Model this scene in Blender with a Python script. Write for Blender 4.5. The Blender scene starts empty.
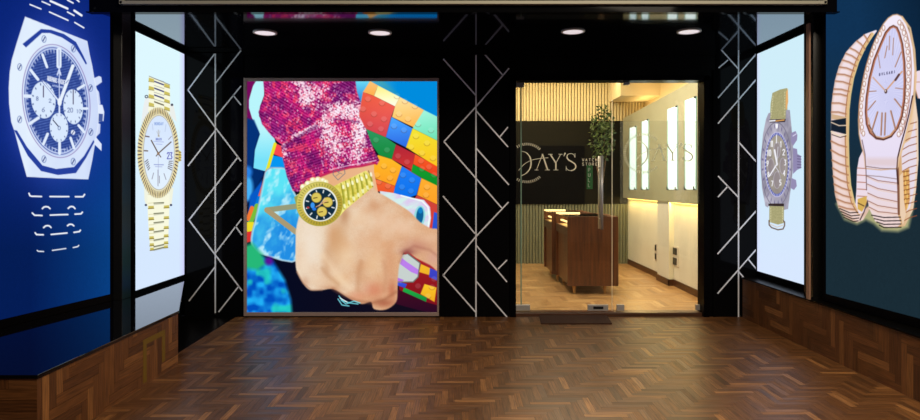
import bpy, bmesh, math, random
import numpy as np
from mathutils import Vector, Matrix

random.seed(7)
rng = np.random.RandomState(11)
sc = bpy.context.scene
COL = sc.collection

# ------------------------------------------------------------------ camera
EYE = 1.45                      # eye height
F = 640.0                       # focal length in pixels of the 920-wide frame
CX, CY = 460.0, 183.0           # principal point
cam_d = bpy.data.cameras.new('camera')
cam = bpy.data.objects.new('camera', cam_d)
COL.objects.link(cam)
cam.location = (0, 0, EYE)
cam.rotation_euler = (math.pi / 2, 0, 0)
cam_d.sensor_width = 36.0
cam_d.lens = F / 920.0 * 36.0
cam_d.shift_y = -27.0 / 920.0
cam_d.clip_start = 0.05
cam_d.clip_end = 100
sc.camera = cam

# ------------------------------------------------------------------ world, lights, exposure
w = bpy.data.worlds.new('night')
sc.world = w
w.use_nodes = True
w.node_tree.nodes['Background'].inputs[0].default_value = (0.55, 0.6, 0.75, 1)
w.node_tree.nodes['Background'].inputs[1].default_value = 0.03
sc.view_settings.view_transform = 'Standard'
sc.view_settings.look = 'None'
sc.view_settings.exposure = 0.0
sc.view_settings.gamma = 1.0
sc.view_settings.use_curve_mapping = False


def area(name, loc, rot, sx, sy, power, col):
    l = bpy.data.lights.new(name, 'AREA')
    l.shape = 'RECTANGLE'
    l.size, l.size_y = sx, sy
    l.energy = power
    l.color = col
    o = bpy.data.objects.new(name, l)
    o.location = loc
    o.rotation_euler = rot
    COL.objects.link(o)
    return o


# street / arcade ceiling lights outside the porch, behind the viewer
area('arcade_light', (1.7, 1.6, 4.4), (math.radians(12), math.radians(10), 0), 3.0, 1.6, 225, (1.0, 0.85, 0.66))
# shop interior lights, plus an added fill by the door
area('shop_light', (1.2, 9.2, 3.26), (0, 0, 0), 2.2, 2.0, 105, (1.0, 0.84, 0.60))
area('shop_wall_washer', (0.9, 10.75, 3.25), (math.radians(28), 0, 0), 3.6, 0.25, 34, (1.0, 0.78, 0.46))
area('shop_cove_light', (3.14, 9.7, 2.72), (math.radians(180), 0, 0), 0.14, 3.2, 9, (1.0, 0.66, 0.28))
area('shelf_light', (2.945, 9.3, 1.175), (0, math.radians(25), 0), 0.03, 4.1, 24, (1.0, 0.66, 0.24))
area('entry_fill_light', (1.6, 7.9, 3.26), (0, 0, 0), 1.6, 0.8, 60, (1.0, 0.85, 0.64))  # added fill lamp near the door, brightens the vinyl lettering from behind


# ------------------------------------------------------------------ helpers
def X(px, Y):
    return (px - CX) * Y / F


def Z(py, Y):
    return EYE - (py - CY) * Y / F


def at(px, py, Y):
    return (X(px, Y), Y, Z(py, Y))


def lin(c):
    c = np.asarray(c, dtype=float)
    return np.where(c <= 0.04045, c / 12.92, ((c + 0.055) / 1.055) ** 2.4)


def s255(r, g, b):
    v = lin(np.array([r, g, b]) / 255.0)
    return (float(v[0]), float(v[1]), float(v[2]), 1.0)


def mesh_obj(name, bm, mat=None, parent=None, smooth=False):
    me = bpy.data.meshes.new(name)
    bm.normal_update()
    bm.to_mesh(me)
    bm.free()
    if smooth:
        for p in me.polygons:
            p.use_smooth = True
    if mat:
        me.materials.append(mat)
    o = bpy.data.objects.new(name, me)
    COL.objects.link(o)
    if parent:
        o.parent = parent
        o.matrix_parent_inverse = Matrix.Translation(-Vector(parent.location)) if parent.type == 'EMPTY' else Matrix.Identity(4)
    return o


def empty(name, loc=(0, 0, 0)):
    o = bpy.data.objects.new(name, None)
    o.empty_display_size = 0.1
    o.location = loc
    COL.objects.link(o)
    return o


def tag(o, label=None, cat=None, group=None, kind=None):
    if label: o['label'] = label
    if cat: o['category'] = cat
    if group: o['group'] = group
    if kind: o['kind'] = kind
    return o


def box(bm, x0, x1, y0, y1, z0, z1, bevel=0.0):
    vs = [bm.verts.new((x, y, z)) for x in (x0, x1) for y in (y0, y1) for z in (z0, z1)]
    fs = [(0, 1, 3, 2), (4, 6, 7, 5), (0, 4, 5, 1), (2, 3, 7, 6), (0, 2, 6, 4), (1, 5, 7, 3)]
    faces = [bm.faces.new([vs[i] for i in f]) for f in fs]
    bmesh.ops.recalc_face_normals(bm, faces=faces)
    if bevel:
        es = set(e for f in faces for e in f.edges)
        bmesh.ops.bevel(bm, geom=list(es), offset=bevel, segments=2, affect='EDGES', profile=0.5)
    return faces


def prism(bm, pts, z0, z1, bevel=0.0):
    """pts: xy outline, extruded in z"""
    lo = [bm.verts.new((x, y, z0)) for x, y in pts]
    hi = [bm.verts.new((x, y, z1)) for x, y in pts]
    n = len(pts)
    faces = [bm.faces.new(lo), bm.faces.new(hi)]
    for i in range(n):
        faces.append(bm.faces.new([lo[i], lo[(i + 1) % n], hi[(i + 1) % n], hi[i]]))
    bmesh.ops.recalc_face_normals(bm, faces=faces)
    if bevel:
        es = set(e for f in faces for e in f.edges)
        bmesh.ops.bevel(bm, geom=list(es), offset=bevel, segments=2, affect='EDGES', profile=0.5)


def hexa(bm, a, b):
    """solid between two matching 4-point loops"""
    A = [bm.verts.new(p) for p in a]
    B = [bm.verts.new(p) for p in b]
    faces = [bm.faces.new(A), bm.faces.new(B)]
    for i in range(4):
        faces.append(bm.faces.new([A[i], A[(i + 1) % 4], B[(i + 1) % 4], B[i]]))
    bmesh.ops.recalc_face_normals(bm, faces=faces)


def cyl(bm, p0, p1, r, seg=20, r2=None):
    p0, p1 = Vector(p0), Vector(p1)
    d = p1 - p0
    rot = d.to_track_quat('Z', 'Y').to_matrix().to_4x4()
    m = Matrix.Translation((p0 + p1) / 2) @ rot
    bmesh.ops.create_cone(bm, cap_ends=True, segments=seg, radius1=r, radius2=r if r2 is None else r2,
                          depth=d.length, matrix=m)


def B(name, mat, parent, *boxes, bevel=0.0):
    bm = bmesh.new()
    for b in boxes:
        box(bm, *b, bevel=bevel)
    return mesh_obj(name, bm, mat, parent)


# ------------------------------------------------------------------ materials
def pmat(name, col, rough=0.5, metal=0.0, spec=0.5, coat=0.0, emit=None, es=0.0):
    m = bpy.data.materials.new(name)
    m.use_nodes = True
    b = m.node_tree.nodes['Principled BSDF']
    b.inputs['Base Color'].default_value = col if len(col) == 4 else (*col, 1)
    b.inputs['Roughness'].default_value = rough
    b.inputs['Metallic'].default_value = metal
    b.inputs['Specular IOR Level'].default_value = spec
    b.inputs['Coat Weight'].default_value = coat
    b.inputs['Coat Roughness'].default_value = 0.08
    if emit:
        b.inputs['Emission Color'].default_value = (*emit[:3], 1)
        b.inputs['Emission Strength'].default_value = es
    return m


def noise_mat(name, c1, c2, scale=8, rough=0.4, metal=0.0, detail=4, stretch=(1, 1, 1), bump=0.0, spec=0.5, lo=0.35, hi=0.65):
    m = pmat(name, c1, rough, metal, spec)
    nt = m.node_tree
    b = nt.nodes['Principled BSDF']
    tc = nt.nodes.new('ShaderNodeTexCoord')
    mp = nt.nodes.new('ShaderNodeMapping')
    mp.inputs['Scale'].default_value = stretch
    nz = nt.nodes.new('ShaderNodeTexNoise')
    nz.inputs['Scale'].default_value = scale
    nz.inputs['Detail'].default_value = detail
    cr = nt.nodes.new('ShaderNodeValToRGB')
    cr.color_ramp.elements[0].position = lo
    cr.color_ramp.elements[1].position = hi
    cr.color_ramp.elements[0].color = c1 if len(c1) == 4 else (*c1, 1)
    cr.color_ramp.elements[1].color = c2 if len(c2) == 4 else (*c2, 1)
    nt.links.new(tc.outputs['Object'], mp.inputs[0])
    nt.links.new(mp.outputs[0], nz.inputs['Vector'])
    nt.links.new(nz.outputs[0], cr.inputs[0])
    nt.links.new(cr.outputs[0], b.inputs['Base Color'])
    if bump:
        bp = nt.nodes.new('ShaderNodeBump')
        bp.inputs['Strength'].default_value = bump
        nt.links.new(nz.outputs[0], bp.inputs['Height'])
        nt.links.new(bp.outputs[0], b.inputs['Normal'])
    return m


M = {}
M['black_tile'] = pmat('polished_black_tile', (0.0035, 0.0035, 0.004), 0.06, spec=0.05)
M['black_ceiling'] = pmat('glossy_black_ceiling_panel', (0.003, 0.003, 0.0035), 0.06, spec=0.8)
M['black_ceiling'].node_tree.nodes['Principled BSDF'].inputs['IOR'].default_value = 2.6
M['black_ceiling'].node_tree.nodes['Principled BSDF'].inputs['Specular Tint'].default_value = (0.78, 0.84, 1.0, 1)
M['black_stone'] = pmat('polished_black_stone', (0.003, 0.003, 0.004), 0.045, spec=0.65)
M['black_stone'].node_tree.nodes['Principled BSDF'].inputs['Specular Tint'].default_value = (0.85, 0.88, 1.0, 1)
M['black_paint'] = pmat('black_painted_wood', (0.003, 0.0026, 0.0024), 0.3, spec=0.08)
M['frame_black'] = pmat('dark_anodised_metal', (0.0025, 0.0022, 0.003), 0.3, 0.0, 0.03)
M['granite'] = noise_mat('speckled_black_granite', (0.003, 0.003, 0.003), (0.012, 0.009, 0.006), 90, 0.32, detail=2, lo=0.55, hi=0.72)
M['inlay'] = pmat('satin_white_inlay', s255(244, 246, 252), 0.42, 0.0, 0.4)
M['beige_metal'] = pmat('champagne_metal', s255(186, 182, 160), 0.5, 0.0)
M['bronze'] = pmat('bronze_metal', s255(176, 136, 112), 0.4, 0.0)
M['poster_frame'] = pmat('brushed_grey_brown_metal', s255(176, 154, 144), 0.4, 0.1)
M['chrome'] = pmat('brushed_steel', (0.62, 0.60, 0.57, 1), 0.34, 0.55)
def vinyl(name, col, through):
    m = bpy.data.materials.new(name); m.use_nodes = True
    nt = m.node_tree; nt.nodes.clear()
    out = nt.nodes.new('ShaderNodeOutputMaterial'); a = nt.nodes.new('ShaderNodeBsdfDiffuse'); b = nt.nodes.new('ShaderNodeBsdfTranslucent'); mx = nt.nodes.new('ShaderNodeMixShader')
    a.inputs[0].default_value = col; b.inputs[0].default_value = col; mx.inputs[0].default_value = through
    nt.links.new(a.outputs[0], mx.inputs[1]); nt.links.new(b.outputs[0], mx.inputs[2]); nt.links.new(mx.outputs[0], out.inputs[0])
    return m


M['vinyl_white'] = vinyl('white_vinyl', s255(252, 250, 242), 0.75)
M['green_vinyl'] = pmat('green_vinyl', s255(40, 110, 52), 0.6)
M['cream_wall'] = noise_mat('cream_plaster', s255(220, 219, 206), s255(228, 227, 214), 3, 0.75)
M['beige_panel'] = noise_mat('beige_wall_panel', s255(168, 166, 140), s255(176, 174, 148), 2, 0.6)
M['slat'] = noise_mat('pale_fluted_slat', s255(206, 190, 146), s255(218, 202, 158), 5, 0.55, stretch=(30, 1, 1))
M['slat_low'] = noise_mat('grey_green_fluted_slat', s255(104, 108, 88), s255(116, 118, 96), 5, 0.55, stretch=(30, 1, 1))
M['slat_gap'] = pmat('slat_shadow_gap', s255(70, 62, 42), 0.8)
M['recess'] = pmat('olive_black_panel', s255(28, 26, 18), 0.5, spec=0.05)
M['board'] = pmat('black_back_board', (0.003, 0.0025, 0.002), 0.5, spec=0.05)
M['shop_ceiling'] = pmat('warm_white_ceiling', s255(228, 212, 172), 0.8)
M['walnut'] = noise_mat('walnut_veneer', s255(72, 42, 25), s255(112, 68, 39), 3.0, 0.38, detail=6, stretch=(9, 9, 0.7), lo=0.3, hi=0.7)
M['walnut_dark'] = noise_mat('dark_walnut_trim', s255(58, 34, 20), s255(84, 50, 30), 4.0, 0.4, detail=6, stretch=(0.7, 0.7, 9))
M['brass_leg'] = pmat('oak_leg', s255(190, 140, 80), 0.4)
M['strip_light'] = pmat('warm_led_strip', (1, 0.8, 0.45), 0.5, emit=(1.0, 0.66, 0.28), es=1.25)
M['cove_led'] = pmat('amber_led_strip', (1, 0.7, 0.3), 0.5, emit=(1.0, 0.62, 0.16), es=6.0)
M['niche_light'] = pmat('lit_opal_panel', (0.8, 0.9, 1), 0.4, emit=s255(214, 243, 246), es=1.15)
M['niche_edge'] = pmat('pale_aqua_edge', s255(170, 205, 200), 0.3, emit=s255(150, 196, 190), es=0.4)
M['downlight'] = pmat('downlight_lens', (0.85, 0.83, 0.85), 0.4, emit=s255(226, 216, 220), es=0.9)
M['white_plastic'] = pmat('white_plastic', s255(214, 208, 196), 0.4)
M['black_plastic'] = pmat('black_plastic', (0.008, 0.008, 0.008), 0.35)
M['mat'] = noise_mat('brown_doormat_pile', s255(46, 26, 16), s255(78, 46, 28), 120, 0.95, bump=0.8)
M['threshold'] = noise_mat('reddish_brown_threshold', s255(70, 44, 28), s255(96, 60, 38), 6, 0.35, stretch=(0.5, 6, 6))
M['leaf'] = noise_mat('green_leaf', s255(20, 42, 16), s255(84, 104, 50), 9, 0.45)
M['bark'] = noise_mat('brown_bark', s255(58, 42, 26), s255(96, 72, 46), 14, 0.8)
M['pot'] = pmat('grey_planter', s255(70, 70, 66), 0.5)
M['grout'] = pmat('dark_parquet_joint', s255(34, 20, 12), 0.6)


def glass_mat(name, tint=(1, 1, 1), film=0.0, film_col=(0.6, 0.62, 0.55)):
    """thin architectural glass: clear with mirror reflection by angle, optionally with a faint translucent film"""
    m = bpy.data.materials.new(name)
    m.use_nodes = True
    nt = m.node_tree
    nt.nodes.clear()
    out = nt.nodes.new('ShaderNodeOutputMaterial')
    tr = nt.nodes.new('ShaderNodeBsdfTransparent')
    tr.inputs[0].default_value = (*tint, 1)
    gl = nt.nodes.new('ShaderNodeBsdfGlossy')
    gl.inputs['Roughness'].default_value = 0.0
    fr = nt.nodes.new('ShaderNodeFresnel')
    fr.inputs[0].default_value = 1.5
    mx = nt.nodes.new('ShaderNodeMixShader')
    nt.links.new(fr.outputs[0], mx.inputs[0])
    src = tr
    if film:
        df = nt.nodes.new('ShaderNodeBsdfTranslucent')
        df.inputs[0].default_value = (*film_col, 1)
        m2 = nt.nodes.new('ShaderNodeMixShader')
        m2.inputs[0].default_value = film
        nt.links.new(tr.outputs[0], m2.inputs[1])
        nt.links.new(df.outputs[0], m2.inputs[2])
        src = m2
    nt.links.new(src.outputs[0], mx.inputs[1])
    nt.links.new(gl.outputs[0], mx.inputs[2])
    nt.links.new(mx.outputs[0], out.inputs[0])
    return m


M['glass'] = glass_mat('clear_glass', (0.95, 0.97, 0.95))
M['film'] = glass_mat('frosting_film', (0.97, 0.98, 0.95), 0.07, (0.9, 0.9, 0.82))
M['glass_edge'] = pmat('green_glass_edge', s255(140, 176, 156), 0.25, emit=s255(90, 120, 100), es=0.0)


def wood_mat(name, cols, rough, coat, grain=1.0):
    m = pmat(name, cols[0], rough, 0, 0.5, coat)
    nt = m.node_tree
    b = nt.nodes['Principled BSDF']
    at_ = nt.nodes.new('ShaderNodeAttribute')
    at_.attribute_name = 'plank'
    sp = nt.nodes.new('ShaderNodeSeparateColor')
    nt.links.new(at_.outputs['Color'], sp.inputs[0])
    cr = nt.nodes.new('ShaderNodeValToRGB')
    e = cr.color_ramp.elements
    while len(e) < len(cols):
        e.new(0.5)
    for i, c in enumerate(cols):
        e[i].position = i / (len(cols) - 1)
        e[i].color = c
    nt.links.new(sp.outputs[0], cr.inputs[0])
    uv = nt.nodes.new('ShaderNodeUVMap')
    uv.uv_map = 'grain'
    mp = nt.nodes.new('ShaderNodeMapping')
    mp.inputs['Scale'].default_value = (6, 110, 1)
    nz = nt.nodes.new('ShaderNodeTexNoise')
    nz.inputs['Scale'].default_value = 1.0
    nz.inputs['Detail'].default_value = 5
    nt.links.new(uv.outputs[0], mp.inputs[0])
    nt.links.new(mp.outputs[0], nz.inputs['Vector'])
    mr = nt.nodes.new('ShaderNodeMapRange')
    mr.inputs[1].default_value = 0.3
    mr.inputs[2].default_value = 0.7
    mr.inputs[3].default_value = 1 - 0.35 * grain
    mr.inputs[4].default_value = 1 + 0.25 * grain
    nt.links.new(nz.outputs[0], mr.inputs[0])
    mx = nt.nodes.new('ShaderNodeMix')
    mx.data_type = 'RGBA'
    mx.blend_type = 'MULTIPLY'
    mx.inputs[0].default_value = 1.0
    nt.links.new(cr.outputs[0], mx.inputs[6])
    nt.links.new(mr.outputs[0], mx.inputs[7])
    nt.links.new(mx.outputs[2], b.inputs['Base Color'])
    # the finish is slightly worn from plank to plank
    mr2 = nt.nodes.new('ShaderNodeMapRange')
    mr2.inputs[3].default_value = rough - 0.05
    mr2.inputs[4].default_value = rough + 0.08
    nt.links.new(sp.outputs[1], mr2.inputs[0])
    nt.links.new(mr2.outputs[0], b.inputs['Roughness'])
    return m


WOODS = [s255(84, 52, 26), s255(104, 66, 34), s255(120, 78, 42), s255(138, 92, 50), s255(166, 114, 64)]
M['parquet'] = wood_mat('brown_parquet', WOODS, 0.40, 0.0, 1.5)
M['parquet'].node_tree.nodes['Principled BSDF'].inputs['Specular IOR Level'].default_value = 0.45
M['parquet_wall'] = wood_mat('brown_parquet_cladding', [s255(84, 50, 24), s255(112, 68, 34), s255(130, 82, 42), s255(162, 108, 58)], 0.45, 0.0, 1.4)
M['oak'] = wood_mat('honey_oak_parquet', [s255(136, 100, 64), s255(160, 122, 80), s255(176, 138, 92), s255(194, 156, 108)], 0.34, 0.2, 0.6)


def herringbone(name, mat, x0, x1, y0, y1, L, W, frame, origin=(0, 0), gap=0.0012, parent=None, clip=None, rot=False):
    """planks laid in a herringbone inside a rectangle; frame maps (u,v)->xyz; one mesh"""
    V, FF, CO, UV = [], [], [], []
    us = (x1 - x0) + (y1 - y0) + 4 * L
    n = int(us / W) + 4
    nb = int(us / L) + 4
    for b in range(-nb, nb):
        for i in range(-n, n):
            ox = origin[0] + i * W + b * L
            oy = origin[1] + i * W - b * L
            if ox > x1 + L or ox < x0 - 2 * L or oy > y1 + L or oy < y0 - 2 * L:
                continue
            for kind in (0, 1):
                if kind == 0:
                    r = [ox, ox + L, oy, oy + W]
                else:
                    r = [ox + L, ox + L + W, oy + W - L, oy + W]
                r = [r[0] + gap / 2, r[1] - gap / 2, r[2] + gap / 2, r[3] - gap / 2]
                c = [max(r[0], x0), min(r[1], x1), max(r[2], y0), min(r[3], y1)]
                if c[1] - c[0] < 1e-4 or c[3] - c[2] < 1e-4:
                    continue
                k = len(V)
                q = [(c[0], c[2]), (c[1], c[2]), (c[1], c[3]), (c[0], c[3])]
                V += [frame(u, v) for u, v in q]
                FF.append((k, k + 1, k + 2, k + 3))
                su, sv = random.uniform(0, 90), random.uniform(0, 90)
                val = min(1, max(0, random.gauss(0.42, 0.17)))
                if random.random() < 0.08: val = random.uniform(0.75, 1)
                CO.append((val, random.random(), 0, 1))
                for u, v in q:
                    UV.append((u + su, v + sv) if kind == 0 else (v + su, u + sv))
    me = bpy.data.meshes.new(name)
    me.from_pydata(V, [], FF)
    uvl = me.uv_layers.new(name='grain')
    uvl.data.foreach_set('uv', np.array(UV, dtype=np.float32).ravel())
    ca = me.color_attributes.new('plank', 'FLOAT_COLOR', 'CORNER')
    ca.data.foreach_set('color', np.repeat(np.array(CO, dtype=np.float32), 4, axis=0).ravel())
    me.materials.append(mat)
    o = bpy.data.objects.new(name, me)
    COL.objects.link(o)
    if parent:
        o.parent = parent
    return o


# ------------------------------------------------------------------ the room: floors
YW = 6.93                                  # plane of the shopfront
bm = bmesh.new(); box(bm, -4.2, 4.2, -1.5, 7.0, -0.08, -0.0015)
fl = mesh_obj('floor', bm, M['grout']); tag(fl, kind='structure')
fp = herringbone('parquet_planks', M['parquet'], -4.2, 4.2, 2.2, YW + 0.02, 0.27, 0.045, lambda u, v: (u, v, 0.0), (0.1, 0.05), parent=fl)

bm = bmesh.new(); box(bm, -1.4, 3.5, 7.0, 11.6, -0.08, 0.0085)
sf = mesh_obj('floor_shop', bm, M['grout']); tag(sf, kind='structure')
herringbone('parquet_planks', M['oak'], -1.4, 3.4, 7.12, 11.5, 0.36, 0.06, lambda u, v: (u, v, 0.01), (0.0, 0.0), parent=sf)

# door sill
tag(B('trim_1', M['threshold'], None, (0.5, 2.8, 6.97, 7.13, -0.02, 0.035), bevel=0.004), kind='structure')
# black stone strip on the floor past the end of the left ledge
bm = bmesh.new()
prism(bm, [(-3.0, 5.20), (-2.40, 5.20), (-2.43, 6.935), (-3.0, 6.935)], -0.01, 0.004)
tag(mesh_obj('trim_2', bm, M['black_paint']), kind='structure')

# ------------------------------------------------------------------ ceiling, fascia
ZC = 2.89
tag(B('ceiling', M['black_ceiling'], None, (-3.35, 3.6, 5.345, 7.05, ZC, ZC + 0.12)), kind='structure')
bm = bmesh.new()
YF = 5.3
box(bm, -3.4, X(825, YF) + 0.62, YF + 0.015, YF + 0.045, 2.858, 3.9)
box(bm, -3.4, X(825, YF) + 0.62, YF - 0.02, YF + 0.02, 2.858, 2.866)
fascia = mesh_obj('trim_3', bm, M['black_tile']); tag(fascia, kind='structure')
bm = bmesh.new()
x0, x1 = X(121, YF), X(825, YF)
zb = Z(4.9, YF)
box(bm, x0, x1, YF - 0.03, YF + 0.015, zb, zb + 0.028, bevel=0.003)
box(bm, x0, x0 + 0.022, YF - 0.03, YF + 0.015, zb, 3.7)
box(bm, x1 - 0.022, x1, YF - 0.03, YF + 0.015, zb, 3.7)
mesh_obj('metal_frame', bm, M['beige_metal'], fascia)

# ------------------------------------------------------------------ shopfront wall (black) and pillars
DL, DR = X(512, 7.0), X(706, 7.0)          # door opening
bm = bmesh.new()
box(bm, -3.3, 3.6, 7.0, 7.12, 2.66, 3.6)                # above openings
box(bm, -3.3, DL - 0.02, 7.0, 7.12, 0, 2.66)            # behind poster and pillars
box(bm, DR + 0.02, 3.6, 7.0, 7.12, 0, 2.66)
box(bm, X(243, YW), DR + 0.08, YW + 0.01, 7.0, Z(76.5, YW), ZC)      # lintel
box(bm, X(259, YW), X(321, YW), YW - 0.012, YW + 0.02, Z(70, YW), Z(67, YW))
box(bm, X(243, YW), X(715, YW), YW - 0.02, YW + 0.02, Z(55, YW), ZC)  # cornice line
box(bm, -3.0, X(243, YW), YW - 0.0, 7.0, Z(53, YW), ZC)
box(bm, X(715, YW), 3.25, YW - 0.0, 7.0, Z(49, YW), ZC)
wb = mesh_obj('wall_back', bm, M['black_paint']); tag(wb, kind='structure')
# door frame
bm = bmesh.new()
box(bm, X(510, YW), X(515, YW) + 0.01, YW - 0.015, 7.1, 0, Z(76, YW))
box(bm, X(703.5, YW), X(709, YW), YW - 0.015, 7.1, 0, Z(76, YW))
box(bm, X(510, YW), X(709, YW), YW - 0.015, 7.1, Z(80.5, YW), Z(75.5, YW))
dfm = mesh_obj('trim_4', bm, M['frame_black']); tag(dfm, kind='structure')
bm = bmesh.new()
box(bm, X(709, YW), X(713, YW), YW + 0.01, 7.0, 0, Z(76.5, YW))
box(bm, X(713, YW), X(716, YW), YW - 0.01, 7.0, 0, Z(70, YW))
j = mesh_obj('trim_5', bm, M['black_tile']); tag(j, kind='structure')


def inlay(parent, Y, segs, wpx=1.4):
    bm = bmesh.new()
    for (a, b_, c, d) in segs:
        p = Vector((X(a, Y), 0, Z(b_, Y))); q = Vector((X(c, Y), 0, Z(d, Y)))
        dr = (q - p).normalized(); nr = Vector((-dr.z, 0, dr.x)) * (wpx * 0.5 * Y / F)
        fr = Y - 0.0015 - 0.0006 * (abs(a - c) > 2)
        l1 = [(v.x, fr, v.z) for v in (p + nr, q + nr, q - nr, p - nr)]
        l2 = [(v[0], Y + 0.002, v[2]) for v in l1]
        hexa(bm, l1, l2)
    return mesh_obj('metal_inlay', bm, M['inlay'], parent)


def pillar(x0, x1, ytop, segs, label):
    o = B('tiled_pillar', M['black_tile'], None, (X(x0, YW), X(x1, YW), YW, 6.995, 0.0, Z(ytop, YW)))
    tag(o, label, 'pillar')
    inlay(o, YW, segs)
    return o


pillar(184.5, 243.5, 52, [
    (215.3, 53.5, 215.3, 313), (214.5, 54, 188, 90), (188, 90, 215, 127), (215, 127, 241, 161), (241, 50.5, 215, 84),
    (241, 86, 215, 118), (233, 95, 241, 105), (215, 131, 188, 166), (238, 157, 189, 220), (241.5, 183, 215.5, 214.6),
    (189, 220, 215.5, 255), (215.5, 255, 242.3, 291), (241.5, 219, 215.5, 253), (235.4, 226, 242, 235),
    (215.5, 266.4, 189, 301), (239, 286, 218.6, 312)], 'black tiled pillar left of the hand poster, with white diamond lines')
pillar(440, 509.5, 45, [
    (476, 49, 476, 317), (443.3, 59, 475.5, 95), (480, 49, 502.7, 75), (509, 68.3, 476, 106.7), (476, 106.7, 444, 141.7),
    (444, 141.7, 501.8, 208), (476, 110.7, 508, 147), (508, 127, 500, 136.7), (476, 148, 509, 185), (508.5, 202, 475.5, 237),
    (475.5, 237, 443, 275.4), (443, 196, 475, 233.5), (443, 275, 475.5, 312), (476, 245, 507, 282), (507, 260, 498, 269),
    (476, 281, 507, 317)], 'black tiled pillar between the hand poster and the glass door, with white diamond lines')
pillar(716, 757, 46, [
    (738.5, 48, 738.5, 317), (719.6, 48, 738, 68.6), (757, 53, 718, 98), (728, 60, 718.6, 68), (756.5, 79, 718, 123.6),
    (739, 142.5, 756.4, 162), (718, 176, 738, 197), (728, 186, 718, 197), (756, 211, 717.5, 254), (756, 249.6, 717.5, 293.6),
    (748, 259, 756, 268.6), (738, 271, 753, 288)], 'black tiled pillar right of the glass door, with white diagonal lines')

# ------------------------------------------------------------------ side walls, ledges
LZ = 0.427
bm = bmesh.new()
prism(bm, [(-3.25, 5.80), (-3.05, 5.80), (-3.05, 7.1), (-3.25, 7.1)], 0, ZC)     # behind small box
prism(bm, [(-3.62, 2.95), (-3.54, 2.90), (-3.09, 5.60), (-3.25, 5.62)], 0, 3.9)
tag(mesh_obj('wall_left', bm, M['black_paint']), kind='structure')
bm = bmesh.new()
prism(bm, [(3.27, 5.85), (3.42, 5.85), (3.42, 7.1), (3.27, 7.1)], 0, ZC)
prism(bm, [(3.19, 5.62), (3.28, 5.62), (3.50, 2.9), (3.42, 2.9)], 0, 3.9)
tag(mesh_obj('wall_right', bm, M['black_paint']), kind='structure')
# granite piers between big and small displays
bm = bmesh.new()
prism(bm, [(-3.05, 5.56), (X(122, 5.6), 5.6), (X(122, 5.6), 5.75), (-3.25, 5.78)], LZ, 3.9, bevel=0.003)
tag(mesh_obj('wall_left_pier', bm, M['granite']), kind='structure')
bm = bmesh.new()
prism(bm, [(X(813, 5.6), 5.6), (3.205, 5.57), (3.36, 5.8), (X(813, 5.6), 5.75)], 0.30, 3.9, bevel=0.003)
pr = mesh_obj('wall_right_pier', bm, M['granite']); tag(pr, kind='structure')
# slim metal beads in front of the small displays
bm = bmesh.new(); xb = X(808.0, 5.58); box(bm, xb, xb + 0.016, 5.565, 5.61, 0.42, 2.84)
tag(mesh_obj('trim_6', bm, M['bronze']), kind='structure')
bm = bmesh.new(); xb = X(127.2, 5.7); box(bm, xb, xb + 0.006, 5.69, 5.71, 0.43, 2.84)
tag(mesh_obj('trim_7', bm, pmat('dull_metal_bead', s255(86, 70, 62), 0.5)), kind='structure')

# left ledge: stone top on parquet-clad base
led = empty('window_ledge', (-2.8, 4.5, 0))
tag(led, 'low ledge with polished black top and parquet front, below the two left watch displays', 'ledge')
ltop = [(-2.25, 3.41), (-2.25, 5.13), (-2.965, 6.90), (-3.05, 6.90), (-3.05, 5.75), (-3.12, 5.55), (-3.55, 3.41)]
bm = bmesh.new(); prism(bm, ltop, LZ - 0.022, LZ, bevel=0.003)
mesh_obj('stone_top', bm, M['black_stone'], led)
bm = bmesh.new()
prism(bm, [(-2.265, 3.425), (-2.265, 5.12), (-2.98, 6.88), (-3.05, 6.88), (-3.05, 5.75), (-3.12, 5.55), (-3.5, 3.425)], 0.0, LZ - 0.022)
mesh_obj('base', bm, M['black_stone'], led)
o = herringbone('parquet_cladding', M['parquet_wall'], 3.415, 5.125, 0.0, LZ - 0.022, 0.36, 0.06, lambda u, v: (-2.258, u, v), (3.4, 0.02), parent=led)
o.matrix_parent_inverse = Matrix.Translation(-Vector(led.location))
o = herringbone('parquet_cladding', M['parquet_wall'], -3.5, -2.257, 0.0, LZ - 0.022, 0.36, 0.06, lambda u, v: (u, 3.415, v), (-2.71, 0.05), parent=led)
o.matrix_parent_inverse = Matrix.Translation(-Vector(led.location))

bm = bmesh.new()
for (ya, yb2, za, zb_) in ((4.56, 4.61, 0.02, 0.33), (4.61, 4.90, 0.29, 0.33), (4.85, 4.90, 0.09, 0.29)):
    box(bm, -2.2585, -2.2568, ya, yb2, za, zb_)
tp = mesh_obj('yellow_tape_mark', bm, pmat('worn_yellow_paint', s255(128, 98, 22), 0.6), led)
tp['label'] = 'worn yellow outline mark'

# right ledge: black sill on parquet-clad plinth
RY0, RY1 = 3.3, 6.90


def rx(y):
    return 3.045


def rz(y):
    return 0.425


led2 = empty('window_ledge', (3.1, 5.0, 0))
tag(led2, 'low black sill on a parquet plinth, below the two right watch displays', 'ledge')
bm = bmesh.new()
a = [(rx(RY0) - 0.015, RY0, rz(RY0)), (3.60, RY0, rz(RY0)), (3.60, RY0, rz(RY0) + 0.012), (rx(RY0) - 0.015, RY0, rz(RY0) + 0.012)]
b = [(rx(RY1) - 0.015, RY1, rz(RY1)), (3.40, RY1, rz(RY1)), (3.40, RY1, rz(RY1) + 0.012), (rx(RY1) - 0.015, RY1, rz(RY1) + 0.012)]
hexa(bm, a, b)
mesh_obj('sill', bm, M['black_paint'], led2)
bm = bmesh.new()
a = [(rx(RY0) + 0.004, RY0, 0), (3.55, RY0, 0), (3.55, RY0, rz(RY0)), (rx(RY0) + 0.004, RY0, rz(RY0))]
b = [(rx(RY1) + 0.004, RY1, 0), (3.38, RY1, 0), (3.38, RY1, rz(RY1)), (rx(RY1) + 0.004, RY1, rz(RY1))]
hexa(bm, a, b)
mesh_obj('plinth', bm, M['grout'], led2)
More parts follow.
